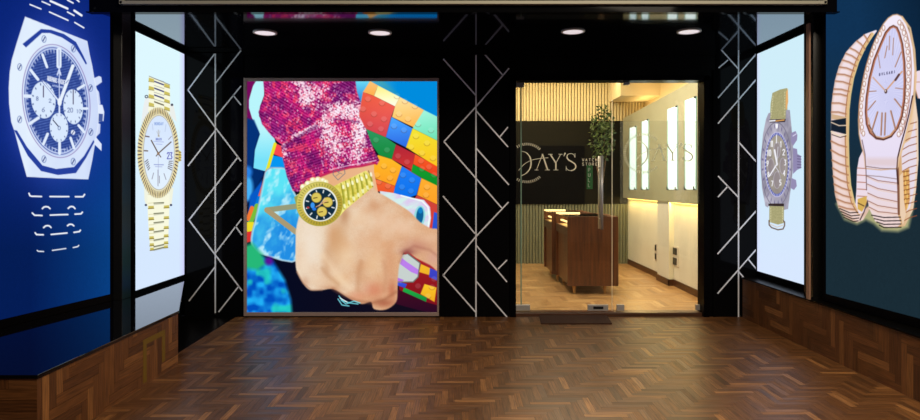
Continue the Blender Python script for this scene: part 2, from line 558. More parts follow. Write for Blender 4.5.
o = herringbone('parquet_cladding', M['parquet_wall'], RY0, RY1, 0.0, 0.425, 0.36, 0.06,
                lambda u, v: (rx(u) + 0.001, u, v), (3.1, 0.11), parent=led2)
o.matrix_parent_inverse = Matrix.Translation(-Vector(led2.location))
o.data.transform(Matrix.Identity(4))

# ------------------------------------------------------------------ printed pictures: a small painter
def hash2(ix, iy, s=0):
    h = (ix.astype(np.int64) * 374761393 + iy.astype(np.int64) * 668265263 + s * 974634777) & 0xFFFFFFFF
    h = ((h ^ (h >> 13)) * 1274126177) & 0xFFFFFFFF
    return ((h ^ (h >> 16)) & 0xFFFF) / 65535.0


def vnoise(x, y, s=0):
    ix, iy = np.floor(x), np.floor(y)
    fx, fy = x - ix, y - iy
    fx, fy = fx * fx * (3 - 2 * fx), fy * fy * (3 - 2 * fy)
    a = hash2(ix, iy, s); b = hash2(ix + 1, iy, s); c = hash2(ix, iy + 1, s); d = hash2(ix + 1, iy + 1, s)
    return a + (b - a) * fx + (c - a) * fy + (a - b - c + d) * fx * fy


def fbm(x, y, s=0, o=3):
    v, a, t = 0, 0.5, 0
    for k in range(o):
        v = v + a * vnoise(x * 2 ** k, y * 2 ** k, s + k); t += a; a *= 0.5
    return v / t


FONT = {
    'A': [[(0, 6), (2, 0), (4, 6)], [(0.8, 4), (3.2, 4)]], 'B': [[(0, 0), (0, 6), (3, 6), (4, 4.6), (3, 3), (0, 3), (2.8, 3), (3.6, 1.5), (2.8, 0), (0, 0)]],
    'C': [[(4, 1), (3, 0), (1, 0), (0, 1.5), (0, 4.5), (1, 6), (3, 6), (4, 5)]], 'D': [[(0, 0), (0, 6), (2.5, 6), (4, 4.5), (4, 1.5), (2.5, 0), (0, 0)]],
    'E': [[(4, 0), (0, 0), (0, 6), (4, 6)], [(0, 3), (3, 3)]], 'G': [[(4, 1), (3, 0), (1, 0), (0, 1.5), (0, 4.5), (1, 6), (3, 6), (4, 5), (4, 3.3), (2.4, 3.3)]],
    'H': [[(0, 0), (0, 6)], [(4, 0), (4, 6)], [(0, 3), (4, 3)]], 'I': [[(2, 0), (2, 6)]], 'L': [[(0, 0), (0, 6), (3.6, 6)]],
    'M': [[(0, 6), (0, 0), (2, 4), (4, 0), (4, 6)]], 'N': [[(0, 6), (0, 0), (4, 6), (4, 0)]],
    'O': [[(1, 0), (3, 0), (4, 1.5), (4, 4.5), (3, 6), (1, 6), (0, 4.5), (0, 1.5), (1, 0)]], 'P': [[(0, 6), (0, 0), (3, 0), (4, 1.5), (3, 3.2), (0, 3.2)]],
    'Q': [[(1, 0), (3, 0), (4, 1.5), (4, 4.5), (3, 6), (1, 6), (0, 4.5), (0, 1.5), (1, 0)], [(2.4, 4.2), (4.2, 6.4)]],
    'R': [[(0, 6), (0, 0), (3, 0), (4, 1.5), (3, 3.2), (0, 3.2)], [(2, 3.2), (4, 6)]],
    'S': [[(4, 1), (3, 0), (1, 0), (0, 1.4), (1, 2.8), (3, 3.2), (4, 4.6), (3, 6), (1, 6), (0, 5)]], 'T': [[(0, 0), (4, 0)], [(2, 0), (2, 6)]],
    'U': [[(0, 0), (0, 4.8), (1, 6), (3, 6), (4, 4.8), (4, 0)]], 'V': [[(0, 0), (2, 6), (4, 0)]], 'W': [[(0, 0), (1, 6), (2, 2), (3, 6), (4, 0)]],
    'X': [[(0, 0), (4, 6)], [(4, 0), (0, 6)]], 'Y': [[(0, 0), (2, 3), (4, 0)], [(2, 3), (2, 6)]],
    '0': [[(1, 0), (3, 0), (4, 1.5), (4, 4.5), (3, 6), (1, 6), (0, 4.5), (0, 1.5), (1, 0)]], '1': [[(1, 1), (2, 0), (2, 6)]],
    '2': [[(0, 1.2), (1, 0), (3, 0), (4, 1.5), (0, 6), (4, 6)]], '3': [[(0, 0), (4, 0), (2, 2.6), (4, 4.3), (3, 6), (0, 6)]],
    '4': [[(3, 6), (3, 0), (0, 4), (4, 4)]], '5': [[(4, 0), (0, 0), (0, 2.6), (3, 2.6), (4, 4.2), (3, 6), (0, 6)]],
    '6': [[(3.6, 0), (1, 2), (0, 4.5), (1, 6), (3, 6), (4, 4.5), (3, 3), (0.6, 3.4)]], '7': [[(0, 0), (4, 0), (1.5, 6)]],
    '8': [[(2, 0), (3.5, 1), (3.2, 2.4), (0.6, 3.8), (0.4, 5.2), (2, 6), (3.6, 5.2), (3.4, 3.8), (0.8, 2.4), (0.5, 1), (2, 0)]],
    '9': [[(0.4, 6), (3, 4), (4, 1.5), (3, 0), (1, 0), (0, 1.5), (1, 3), (3.6, 2.6)]], "'": [[(1, 0), (0.6, 1.6)]], ' ': [],
}


def smooth_pts(P, k=6):
    out = []
    n = len(P)
    for i in range(n - 1):
        p0 = P[max(i - 1, 0)]; p1 = P[i]; p2 = P[i + 1]; p3 = P[min(i + 2, n - 1)]
        for j in range(k):
            t = j / k
            out.append(tuple(0.5 * ((2 * p1[c]) + (-p0[c] + p2[c]) * t + (2 * p0[c] - 5 * p1[c] + 4 * p2[c] - p3[c]) * t * t + (-p0[c] + 3 * p1[c] - 3 * p2[c] + p3[c]) * t ** 3) for c in (0, 1)))
    out.append(P[-1])
    return out


class Paint:
    def __init__(s, px, py, bg):
        s.x, s.y = px, py
        s.c = np.zeros((len(px), 3))
        s.fill(bg)

    def _col(s, c, m):
        if callable(c):
            return c(s.x[m], s.y[m])
        return np.array(c, dtype=float)[None, :]

    def fill(s, c):
        m = np.ones(len(s.x), bool)
        s.c[:] = s._col(c, m)

    def _put(s, m, a, c):
        a = np.clip(a, 0, 1)[:, None]
        s.c[m] = s.c[m] * (1 - a) + s._col(c, m) * a

    def _bb(s, x0, y0, x1, y1):
        return np.nonzero((s.x >= x0) & (s.x <= x1) & (s.y >= y0) & (s.y <= y1))[0]

    def poly(s, P, c, a=1.0, soft=0.6, grow=0.0):
        P = np.array(P, dtype=float)
        pad = soft + abs(grow) + 0.5
        m = s._bb(P[:, 0].min() - pad, P[:, 1].min() - pad, P[:, 0].max() + pad, P[:, 1].max() + pad)
        if not len(m): return
        x, y = s.x[m], s.y[m]
        d2 = np.full(len(m), 1e9); ins = np.zeros(len(m), bool)
        n = len(P)
        for i in range(n):
            ax, ay = P[i]; bx, by = P[(i + 1) % n]
            ex, ey = bx - ax, by - ay
            L2 = ex * ex + ey * ey + 1e-12
            t = np.clip(((x - ax) * ex + (y - ay) * ey) / L2, 0, 1)
            d2 = np.minimum(d2, (x - ax - t * ex) ** 2 + (y - ay - t * ey) ** 2)
            if ay != by:
                cond = (ay > y) != (by > y)
                xi = ax + (y - ay) * ex / (by - ay)
                ins ^= cond & (x < xi)
        d = np.sqrt(d2); d[ins] *= -1
        d -= grow
        s._put(m, (0.5 - d / soft) * 1.0 if a == 1 else np.clip(0.5 - d / soft, 0, 1) * a, c)

    def ell(s, cx, cy, rx_, ry_, c, a=1.0, soft=0.6, rot=0.0, shear=0.0, ring=None, arc=None):
        R = max(rx_, ry_) + soft * 2 + (ring or 0) + abs(shear) * ry_
        m = s._bb(cx - R, cy - R, cx + R, cy + R)
        if not len(m): return
        x, y = s.x[m] - cx, s.y[m] - cy
        x = x - shear * y
        if rot:
            cr, sr = math.cos(rot), math.sin(rot)
            x, y = x * cr + y * sr, -x * sr + y * cr
        f = np.sqrt((x / rx_) ** 2 + (y / ry_) ** 2) + 1e-9
        g = np.sqrt((x / rx_ ** 2) ** 2 + (y / ry_ ** 2) ** 2) + 1e-9
        d = f * (f - 1) / g
        if ring: d = np.abs(d) - ring / 2
        al = np.clip(0.5 - d / soft, 0, 1) * a
        if arc:
            an = np.degrees(np.arctan2(y / ry_, x / rx_)) % 360
            lo, hi = arc
            al = al * (((an - lo) % 360) <= (hi - lo))
        s._put(m, al, c)

    def radial(s, cx, cy, r0, r1, n, duty, c, a=1.0, shear=0.0, phase=0.0, r0y=None, r1y=None):
        """n radial dashes between two ellipses (r = (rx, ry))"""
        (ax, ay), (bx, by) = r0, r1
        m = s._bb(cx - bx - abs(shear) * by - 1, cy - by - 1, cx + bx + abs(shear) * by + 1, cy + by + 1)
        if not len(m): return
        x, y = s.x[m] - cx, s.y[m] - cy
        x = x - shear * y
        f0 = np.sqrt((x / ax) ** 2 + (y / ay) ** 2); f1 = np.sqrt((x / bx) ** 2 + (y / by) ** 2)
        an = np.arctan2(y / by, x / bx) / (2 * math.pi) * n + phase
        fr = np.abs((an % 1) - 0.5) * 2
        al = np.clip((f0 - 1) * 12 + 0.5, 0, 1) * np.clip((1 - f1) * 12 + 0.5, 0, 1) * np.clip((duty - fr) * 4 + 0.5, 0, 1)
        s._put(m, al * a, c)

    def line(s, P, wd, c, a=1.0, soft=0.6):
        P = [tuple(map(float, p)) for p in P]
        xs = [p[0] for p in P]; ys = [p[1] for p in P]
        pad = wd + soft
        m = s._bb(min(xs) - pad, min(ys) - pad, max(xs) + pad, max(ys) + pad)
        if not len(m): return
        x, y = s.x[m], s.y[m]
        d = np.full(len(m), 1e9)
        for (ax, ay), (bx, by) in zip(P[:-1], P[1:]):
            ex, ey = bx - ax, by - ay
            t = np.clip(((x - ax) * ex + (y - ay) * ey) / (ex * ex + ey * ey + 1e-12), 0, 1)
            d = np.minimum(d, np.hypot(x - ax - t * ex, y - ay - t * ey))
        s._put(m, np.clip(0.5 - (d - wd / 2) / soft, 0, 1) * a, c)

    def text(s, t, x, y, h, c, wd=0.5, a=1.0, adv=None, slope=0.0, wfac=0.62):
        """text from (x,y) = top left, h = height"""
        k = h / 6.0
        kx = k * wfac / 0.66
        adv = adv or 5.6 * kx
        for i, ch in enumerate(t):
            for st in FONT.get(ch, []):
                s.line([(x + i * adv + p[0] * kx, y + p[1] * k + slope * (i * adv + p[0] * kx)) for p in st], wd, c, a, 0.5)


def print_mat(name, strength):
    """a translucent sheet lit from behind: gives off its own picture"""
    m = bpy.data.materials.new(name)
    m.use_nodes = True
    nt = m.node_tree
    nt.nodes.clear()
    out = nt.nodes.new('ShaderNodeOutputMaterial')
    e = nt.nodes.new('ShaderNodeEmission')
    e.inputs['Strength'].default_value = strength
    a = nt.nodes.new('ShaderNodeAttribute'); a.attribute_name = 'ink'
    nt.links.new(a.outputs['Color'], e.inputs['Color'])
    nt.links.new(e.outputs[0], out.inputs[0])
    return m


M['print'] = print_mat('backlit_print', 1.0)


def print_mesh(name, xs, ys, place, painter, mat, parent, flip=False):
    """a fine grid; artwork coordinates (xs, ys) -> world by place(); painter colours it"""
    GX, GY = np.meshgrid(xs, ys)
    px, py = GX.ravel(), GY.ravel()
    P = place(px, py)
    co = painter(px, py)
    nx, ny = len(xs), len(ys)
    me = bpy.data.meshes.new(name)
    me.vertices.add(nx * ny)
    me.vertices.foreach_set('co', np.stack(P, 1).astype(np.float32).ravel())
    i = (np.arange(ny - 1)[:, None] * nx + np.arange(nx - 1)[None, :]).ravel()
    q = np.stack([i, i + nx, i + nx + 1, i + 1], 1)
    if flip: q = q[:, ::-1]
    nf = len(q)
    me.loops.add(nf * 4)
    me.loops.foreach_set('vertex_index', q.astype(np.int32).ravel())
    me.polygons.add(nf)
    me.polygons.foreach_set('loop_start', (np.arange(nf) * 4).astype(np.int32))
    me.update(calc_edges=True)
    ca = me.color_attributes.new('ink', 'FLOAT_COLOR', 'POINT')
    L = np.ones((len(px), 4), np.float32)
    L[:, :3] = lin(np.clip(co / 255.0, 0, 1))
    ca.data.foreach_set('color', L.ravel())
    me.materials.append(mat)
    o = bpy.data.objects.new(name, me)
    COL.objects.link(o)
    if parent:
        o.parent = parent
        o.matrix_parent_inverse = Matrix.Translation(-Vector(parent.location))
    return o


def mixc(a, b, t):
    t = np.clip(t, 0, 1)[:, None]
    return np.array(a, float)[None] * (1 - t) + np.array(b, float)[None] * t


# ---------------- artwork 1: hand poster
def paint_hand(px, py):
    def bg(x, y):
        c = mixc((3, 10, 34), (22, 12, 26), (x - 250) / 190)
        return c
    p = Paint(px, py, bg)
    # top right sky blue
    p.poly([(350, 76), (442, 76), (442, 122), (368, 84), (362, 110), (352, 100)],
           lambda x, y: mixc((70, 170, 215), (0, 140, 222), (x - 372) / 26))
    p.poly([(354, 80), (371, 80), (362, 95), (360, 103)], lambda x, y: mixc((110, 225, 250), (50, 130, 215), (y - 80) / 22))
    p.poly([(372, 80), (398, 95), (382, 80)], (90, 170, 150), 0.5, 6)
    # building bricks
    br = [
        ([(370, 81), (378, 85.5), (374, 96), (363, 92)], (255, 196, 120), (255, 170, 70)),
        ([(378, 85.5), (400, 97), (395, 106.5), (374, 96)], (255, 238, 130), (255, 248, 225)),
        ([(400, 97), (424, 110), (415, 128), (392, 117), (395, 106)], (255, 218, 150), (255, 176, 70)),
        ([(424, 110), (440, 118), (440, 142), (412.6, 128.3)], (160, 244, 218), (105, 225, 180)),
        ([(363, 92), (374, 96), (395, 106.5), (390.6, 119), (385.8, 137.3), (366, 129), (358, 118)], (238, 92, 62), (206, 62, 76)),
        ([(391.5, 117), (412.6, 128.3), (406, 147.4), (385.8, 137.3)], (62, 158, 250), (44, 104, 226)),
        ([(412.6, 128.3), (440, 142), (440, 169), (406, 147.4)], (240, 226, 48), (255, 196, 34)),
        ([(366, 129), (385.8, 137.3), (396, 144.4), (391.8, 159.3), (379, 155), (372, 145)], (42, 148, 92), (18, 138, 58)),
        ([(396, 144.4), (415, 154), (412, 170), (391.8, 159.3)], (176, 36, 56), (212, 54, 50)),
        ([(415, 154), (440, 168), (440, 178), (413, 164)], (250, 96, 40), (236, 60, 30)),
        ([(413, 164.3), (440, 178), (440, 188), (411, 172)], (20, 160, 48), (14, 140, 40)),
        ([(378, 155), (391.8, 159.3), (402, 166), (395, 186), (374, 178), (366, 172)], (255, 190, 40), (255, 160, 36)),
        ([(402, 166), (421.4, 178), (416.4, 195), (400, 201), (393, 193)], (34, 128, 248), (10, 112, 236)),
        ([(402, 166), (412, 170), (411, 172), (421, 178)], (190, 40, 50), (200, 44, 40)),
        ([(421.4, 178), (440, 187), (440, 206), (417, 195)], (255, 176, 50), (255, 160, 36)),
        ([(373, 178), (395, 186), (393.5, 194), (376, 191)], (246, 104, 50), (236, 84, 44)),
        ([(417, 195), (440, 206), (440, 238), (428, 240), (410, 205)], (206, 70, 60), (216, 60, 50)),
        ([(434, 212), (440, 214), (440, 238), (432, 230)], (40, 90, 220), (40, 80, 200)),
        ([(398, 276), (405, 250), (440, 262), (440, 312), (420, 305), (400, 296)], (176, 30, 34), (120, 16, 30)),
        ([(421, 264), (432, 269), (429, 275), (419, 272)], (246, 190, 40), (240, 176, 40)),
        ([(430, 268), (440, 272), (440, 282), (429, 277)], (60, 70, 200), (60, 60, 190)),
        ([(424.5, 284), (436.5, 287.5), (434.5, 302), (420.5, 294)], (252, 200, 44), (240, 170, 30)),
        ([(404, 287.5), (427, 297.5), (426, 302), (402.5, 291.5)], (30, 176, 70), (24, 140, 60)),
        ([(396, 281), (407, 284), (405, 288), (396, 285)], (60, 90, 230), (50, 70, 200)),
        ([(395, 288), (426, 302), (440, 306), (440, 316), (396, 304)], (70, 12, 34), (40, 10, 36)),
    ]
    for P, c1, c2 in br:
        y0 = min(q[1] for q in P); y1 = max(q[1] for q in P)
        p.poly(P, lambda x, y, c1=c1, c2=c2, y0=y0, y1=y1: mixc(c1, c2, (y - y0) / (y1 - y0)) + 14 * np.exp(-(((x - 392) / 30) ** 2 + ((y - 112) / 26) ** 2))[:, None], soft=0.8)
    studs = [(368, 99), (382, 103), (363, 109), (374, 114), (399, 114), (408, 119), (384, 119), (397, 96), (405, 101), (415, 106),
             (418, 124), (431, 130), (404, 130), (394, 126), (370, 124), (381, 129), (416, 136), (427, 143), (411, 147), (422, 153), (433, 158),
             (376, 140), (387, 150), (398, 156), (407, 162), (384, 166), (393, 170), (377, 175), (390, 178), (403, 175), (412, 180), (402, 187),
             (411, 191), (421, 161), (429, 167), (427, 187), (426, 195), (379, 182), (388, 186), (422, 169), (434, 175), (426, 206), (432, 287),
             (428, 296), (410, 279), (418, 286), (434, 279)]
    for (a, b_) in studs:
        p.ell(a, b_, 2.9, 2.7, (255, 255, 255), 0.12)
        p.ell(a, b_, 3.0, 2.8, (90, 40, 20), 0.30, 0.8, ring=0.7, arc=(10, 170))
    # left backdrop
    p.poly([(244, 78), (262, 78), (262, 130), (244, 150)], (118, 12, 92))
    p.poly([(244, 120), (262, 122), (264, 175), (244, 210)], (2, 44, 108), soft=3)
    p.poly([(253, 86), (256, 81), (264.5, 81), (264, 96), (260, 106), (259, 116), (265, 126), (274, 136), (276, 145), (268, 172), (253.5, 168),
            (255, 150), (260, 134), (252, 118), (249, 108), (249, 100)], lambda x, y: mixc((185, 246, 252), (120, 226, 250), (y - 130) / 30))
    p.poly([(246, 118), (254, 120), (259, 132), (254, 150), (252, 168), (246, 168)], (4, 50, 120), soft=2)
    p.ell(247, 188, 6, 13, (70, 178, 248), 1, 4)
    p.ell(247, 172, 5, 6, (40, 130, 230), 1, 4)
    p.poly([(275, 143), (288, 149), (284, 158), (273, 154)], (250, 72, 80))
    p.poly([(272, 155), (285, 158), (290, 172), (266, 172)], (6, 150, 242))
    p.poly([(250, 196), (262, 180), (262, 214), (247, 224)], (6, 90, 200), soft=2)
    p.line([(275, 144), (267, 171)], 3.2, (232, 228, 40))
    p.line([(267, 171), (263, 186), (259, 198)], 3.0, (236, 96, 70))
    p.line([(259, 198), (256, 208)], 4.0, (0, 120, 220))
    p.line([(257, 206), (250, 224)], 5, (120, 190, 60))
    p.line([(252, 208), (248, 219)], 4, (244, 120, 50))
    p.poly([(246, 222), (254, 222), (254, 234), (246, 236)], (240, 220, 40))
    p.poly([(246, 232), (253, 231), (252, 241), (246, 243)], (220, 50, 50))
    # phone left: cyan, swirled
    ph = [(266, 173), (269, 169.5), (274, 168.5), (288, 171), (292, 190), (304, 215), (299, 259), (264, 254), (255, 249), (252, 238), (258, 212)]
    def cy(x, y):
        n = fbm(x * 0.10 + y * 0.05, y * 0.07 - x * 0.04, 5)
        c = mixc((92, 228, 246), (34, 142, 228), (y - 196) / 56 + (x - 262) / 90 + (n - 0.5) * 0.9)
        wmask = np.clip((fbm(x * 0.13, y * 0.11 + x * 0.06, 9) - 0.56) * 4, 0, 0.8)[:, None]
        return c * (1 - wmask) + np.array([[214, 248, 255]]) * wmask
    ph = smooth_pts(ph + [ph[0]], 4)[:-1]
    p.poly(ph, (150, 180, 204), 1, 0.8, grow=1.4)
    p.poly(ph, cy)
    p.line(ph[8:] + ph[:4], 1.2, (190, 240, 250), 0.6, 1.2)
    p.line([(298, 206), (267, 210)], 5.4, (150, 156, 124))
    p.line([(267, 210), (296, 232)], 5.4, (170, 154, 116))
    # lower left bokeh
    def bok(x, y):
        n = fbm(x * 0.13, y * 0.13, 21, 2); n2 = fbm(x * 0.12, y * 0.11, 31, 1)
        c = mixc((0, 80, 190), (34, 176, 246), (n - 0.3) * 2.2)
        k = np.clip((n2 - 0.6) * 4, 0, 1)[:, None] * 0.8
        return c * (1 - k) + np.array([[40, 214, 190]]) * k
    p.poly([(244, 262), (262, 256), (274, 262), (285, 280), (291, 300), (292, 314), (244, 314)], bok, soft=4)
    p.poly([(244, 246), (252, 243), (262, 254), (266, 264), (258, 270), (244, 268)], (38, 184, 120), soft=5)
    p.ell(269, 261, 4, 4, (90, 20, 150), 1, 4)
    # right phone, pale
    def pear(x, y):
        n = fbm(x * 0.07, y * 0.2 + x * 0.05, 41)
        return mixc((212, 240, 236), (222, 200, 240), (n - 0.35) * 3)
    p.poly([(380, 191), (394, 193), (401, 195), (408, 197), (424, 200), (430, 207), (431, 218), (428, 236), (424, 246), (404, 252), (380, 250)], pear)
    p.line([(401, 195.5), (422, 201), (428, 207), (429.5, 218), (427, 234)], 1.4, (246, 255, 252))
    p.ell(419.6, 216.5, 5.6, 11, (150, 222, 226), 1, 0.8, rot=0.1)
    p.ell(419.8, 216, 3.6, 8.8, (14, 96, 150), 1, 0.8, rot=0.1)
    p.ell(420.4, 210.5, 2.2, 3, (20, 130, 200))
    p.poly([(401, 255), (408, 254), (420, 263), (418, 277), (413, 282), (398, 282), (396, 270)], (200, 210, 206))
    p.poly([(402, 258), (407, 262), (419, 270), (418.6, 275), (411, 272), (400, 264)], (188, 128, 236))
    p.poly([(396, 277), (404, 280), (401, 283), (396, 282)], (180, 110, 230))
    p.line([(408, 254), (420, 263), (418, 277), (413, 282), (398, 282)], 1.1, (110, 116, 110))
    # wrist and hand
    def skin(x, y):
        n = fbm(x * 0.09, y * 0.09, 51, 4)
        g = (x - 300) / 100.0 + (y - 240) / 260.0
        c = mixc((236, 214, 188), (222, 172, 132), g * 0.9 + (n - 0.5) * 1.0)
        fine = (hash2(np.floor(x * 1.3), np.floor(y * 1.3), 3)[:, None] - 0.5) * 10
        return c + fine
    p.poly([(299, 190), (306, 176), (345, 162), (374, 158), (374, 172), (378, 192), (340, 214), (310, 222)],
           lambda x, y: mixc((232, 176, 128), (236, 184, 140), (x - 320) / 50))
    hand = [(299, 216), (309, 222), (330, 222), (345, 210), (362, 196), (373, 184), (375, 190), (385, 196), (398, 204), (410, 212), (420, 222), (430, 228), (440, 233),
            (440, 270), (430, 265), (416, 258), (406, 251), (400, 262), (398, 276), (397.5, 290), (396, 302), (386, 309.5), (374, 309), (371, 302),
            (362, 304), (352, 300), (345, 296), (333, 289), (322, 290), (310, 290), (303, 283), (297, 272), (295.5, 262), (295.5, 245), (296, 230)]
    hand = smooth_pts(hand + [hand[0]], 4)[:-1]
    p.poly(hand, skin, soft=1.4)
    # modelling of the hand: light and dark patches of the photograph's subject
    for (a, b_, rx_, ry_, c, al) in [
        (311, 245, 12, 28, (242, 228, 210), 0.85), (338, 238, 11, 24, (206, 152, 104), 0.7), (345, 216, 6, 10, (176, 118, 76), 0.7), (334, 246, 8, 20, (208, 156, 110), 0.4), (358, 218, 16, 12, (240, 206, 170), 0.5),
        (374, 206, 8, 7, (206, 146, 104), 0.6), (385, 222, 16, 12, (238, 200, 168), 0.6), (404, 228, 14, 9, (242, 208, 180), 0.6),
        (372, 244, 20, 14, (226, 170, 128), 0.4), (346, 256, 12, 18, (240, 204, 162), 0.55), (327, 262, 5, 18, (190, 130, 84), 0.45),
        (340, 280, 10, 8, (236, 196, 150), 0.5), (318, 280, 12, 7, (236, 204, 172), 0.6), (304, 262, 6, 16, (240, 216, 190), 0.5),
        (360, 272, 6, 18, (198, 138, 94), 0.35), (374, 264, 10, 16, (238, 196, 150), 0.5), (390, 262, 6, 20, (214, 150, 110), 0.45),
        (374, 290, 12, 9, (214, 128, 96), 0.7), (357, 296, 10, 6, (222, 146, 112), 0.6), (392, 290, 5, 12, (196, 112, 80), 0.7), (384, 303, 12, 5, (170, 92, 66), 0.75),
        (417, 246, 16, 8, (198, 134, 116), 0.65), (433, 258, 8, 8, (214, 160, 148), 0.6), (408, 252, 8, 4, (150, 84, 80), 0.85), (430, 238, 12, 6, (236, 196, 166), 0.5),
        (354, 190, 8, 5, (248, 218, 180), 0.5), (330, 288, 12, 3, (200, 146, 110), 0.6), (305, 282, 5, 7, (206, 160, 130), 0.6)]:
        # keep these inside the hand outline by blending only where skin already is
        R = 1.7
        m = p._bb(a - rx_ * R, b_ - ry_ * R, a + rx_ * R, b_ + ry_ * R)
        if not len(m): continue
        f = ((p.x[m] - a) / rx_) ** 2 + ((p.y[m] - b_) / ry_) ** 2
        cc = p.c[m]
        isk = ((cc[:, 0] > cc[:, 2] + 14) & (cc[:, 0] > 120) & (p.y[m] > 186)).astype(float)
        p._put(m, np.exp(-f * 1.3) * al * isk, c)
    p.line([(324, 256), (332, 268), (342, 280), (350, 288)], 5.5, (246, 218, 184), 0.55, 6)
    p.line([(322, 268), (328, 276), (338, 284)], 3, (196, 146, 106), 0.5, 4)
    p.line([(361, 262), (358, 276), (358, 290)], 3, (196, 140, 100), 0.45, 5)
    p.line([(384, 262), (386, 276), (384, 290)], 3, (198, 136, 100), 0.4, 5)
    p.line([(400, 262), (404, 252), (414, 246), (430, 250), (440, 258)], 1.4, (150, 84, 70), 0.4, 4)
    p.line([(333, 289), (345, 296), (358, 301), (372, 303), (384, 300), (396, 292)], 2.2, (160, 96, 66), 0.55, 3.5)
    p.line([(297, 272), (303, 283), (311, 290), (322, 290)], 1.4, (180, 130, 100), 0.7, 1.8)
    # ring on the finger
    for q in ([(339, 296), (343, 301), (350, 303), (358, 304)], [(341, 300), (346, 304), (354, 301), (360, 303)], [(338, 299), (342, 305), (349, 306)]):
        p.line(q, 1.1, (120, 220, 232), 0.9)
    p.line([(340, 298), (347, 302)], 0.9, (240, 255, 255))
    # sequinned sleeve
    sl = [(263, 78), (355, 78), (357, 92), (361, 103), (359, 116), (366, 129), (372, 145), (376, 154), (379.5, 160), (377, 165), (371, 162), (362, 165.5), (350, 167),
          (330, 172), (318, 177), (306, 184), (298, 192), (293, 191), (287, 177), (283, 160), (281, 145), (270, 134), (262, 124), (258.5, 112), (262, 103), (264.5, 94)]
    def seq(x, y):
        n = fbm(x * 0.11, y * 0.13, 61, 3); n2 = fbm(x * 0.23 + 9, y * 0.2, 71, 2)
        c = mixc((128, 22, 104), (206, 32, 120), (n - 0.3) * 2.6)
        pr = (np.exp(-(((x - 275) / 12) ** 2 + ((y - 128) / 10) ** 2)) + np.exp(-(((x - 345) / 14) ** 2 + ((y - 94) / 9) ** 2)) * .8 + np.exp(-(((x - 290) / 9) ** 2 + ((y - 172) / 18) ** 2)) * .7
              + np.exp(-(((x - 371) / 3) ** 2 + ((y - 140) / 14) ** 2)))
        pr = np.clip(pr, 0, 1)[:, None] * 0.6
        c = c * (1 - pr) + np.array([[104, 30, 118]]) * pr
        red = np.clip((n2 - 0.52) * 6, 0, 1)[:, None] * 0.75
        c = c * (1 - red) + np.array([[240, 66, 104]]) * red
        E = lambda a, b, r1, r2, k: np.exp(-(((x - a) / r1) ** 2 + ((y - b) / r2) ** 2)) * k
        hi = (E(308, 97, 11, 12, 1.0) + E(322, 88, 9, 6, .5) + E(346, 110, 18, 8, 1.15) + E(326, 128, 7, 20, .75) + E(336, 146, 9, 22, .8) + E(358, 140, 8, 24, 1.2)
              + E(364, 124, 5, 8, .9) + np.exp(-(((x - 306) / 15) ** 2 + ((y - 131 + (x - 306) * 0.5) / 2.8) ** 2)) * 1.3 + E(284, 153, 4, 3.5, 1.1) + E(298, 82, 6, 4, 1)
              + E(283, 146, 3, 3, .8))
        u = x * 0.86 + y * 0.5; v = -x * 0.5 + y * 0.86
        cuff = y > 150 - (x - 280) * 0.62
        u = np.where(cuff, x * 0.95 - y * 0.31, u); v = np.where(cuff, x * 0.31 + y * 0.95, v)
        patch = vnoise(u / 3.2, v / 2.6, 15) * 0.6 + vnoise(u / 1.6, v / 1.5, 16) * 0.4
        r = hash2(np.floor(u / 1.35), np.floor(v / 1.7), 7)
        pk = np.clip((hi * 0.85 + patch * 0.8 - 0.72) * 2.4, 0, 1)[:, None] * 0.85
        c = c * (1 - pk) + mixc((250, 128, 150), (255, 214, 222), patch * 1.6 - .3) * pk
        spark = np.clip((hi * 0.42 + r * 0.9 - 0.74) * 5, 0, 1)[:, None] * (0.5 + 0.45 * np.clip(hi, 0, 1)[:, None])
        c = c * (1 - spark) + np.array([[255, 232, 246]]) * spark
        dk = np.clip((r < 0.2) * 0.5 - 0.12 * hi, 0, 1)[:, None]
        c = c * (1 - dk) + np.array([[84, 14, 84]]) * dk
        fold = np.exp(-((y - (147 - (x - 283) * 0.62)) / 2.4) ** 2) * ((x > 262) & (x < 318)) * 0.6
        fold = np.maximum(fold, np.exp(-((y - 120.5 - (x - 346) * 0.12) / 1.2) ** 2) * ((x > 333) & (x < 360)) * 0.55)[:, None]
        c = c * (1 - fold) + np.array([[92, 16, 92]]) * fold
        row = (np.sin(v * 2 * math.pi / 2.6) * 16)[:, None]
        return np.clip(c + row, 0, 255)
    p.poly(sl, seq, soft=1.2)
    p.line([(375, 163), (362, 166), (350, 167.5), (330, 172.5), (316, 178), (304, 187)], 2.2, (190, 24, 84), 0.85, 1)
    p.line([(376, 160.5), (362, 163), (346, 166), (330, 170)], 0.8, (255, 220, 236), 0.8)
    # tattoo heart
    p.line([(338, 180), (333, 174.5), (333.5, 171), (336.5, 170), (338.5, 172.5), (341, 169), (344.5, 169.5), (345, 173.5), (338, 180)], 0.7, (96, 110, 132), 0.8)
    p.line([(336, 176), (340, 173), (342, 174)], 0.6, (96, 110, 132), 0.7)
    # bracelet of the gold watch
    p.poly([(334, 186), (340, 183), (366, 170.5), (370, 175), (373, 187), (362, 196), (345, 210), (340, 216), (334, 214)],
           lambda x, y: mixc((252, 244, 150), (208, 190, 56), fbm(x * 0.3, y * 0.3, 81) * 1.4 - 0.2))
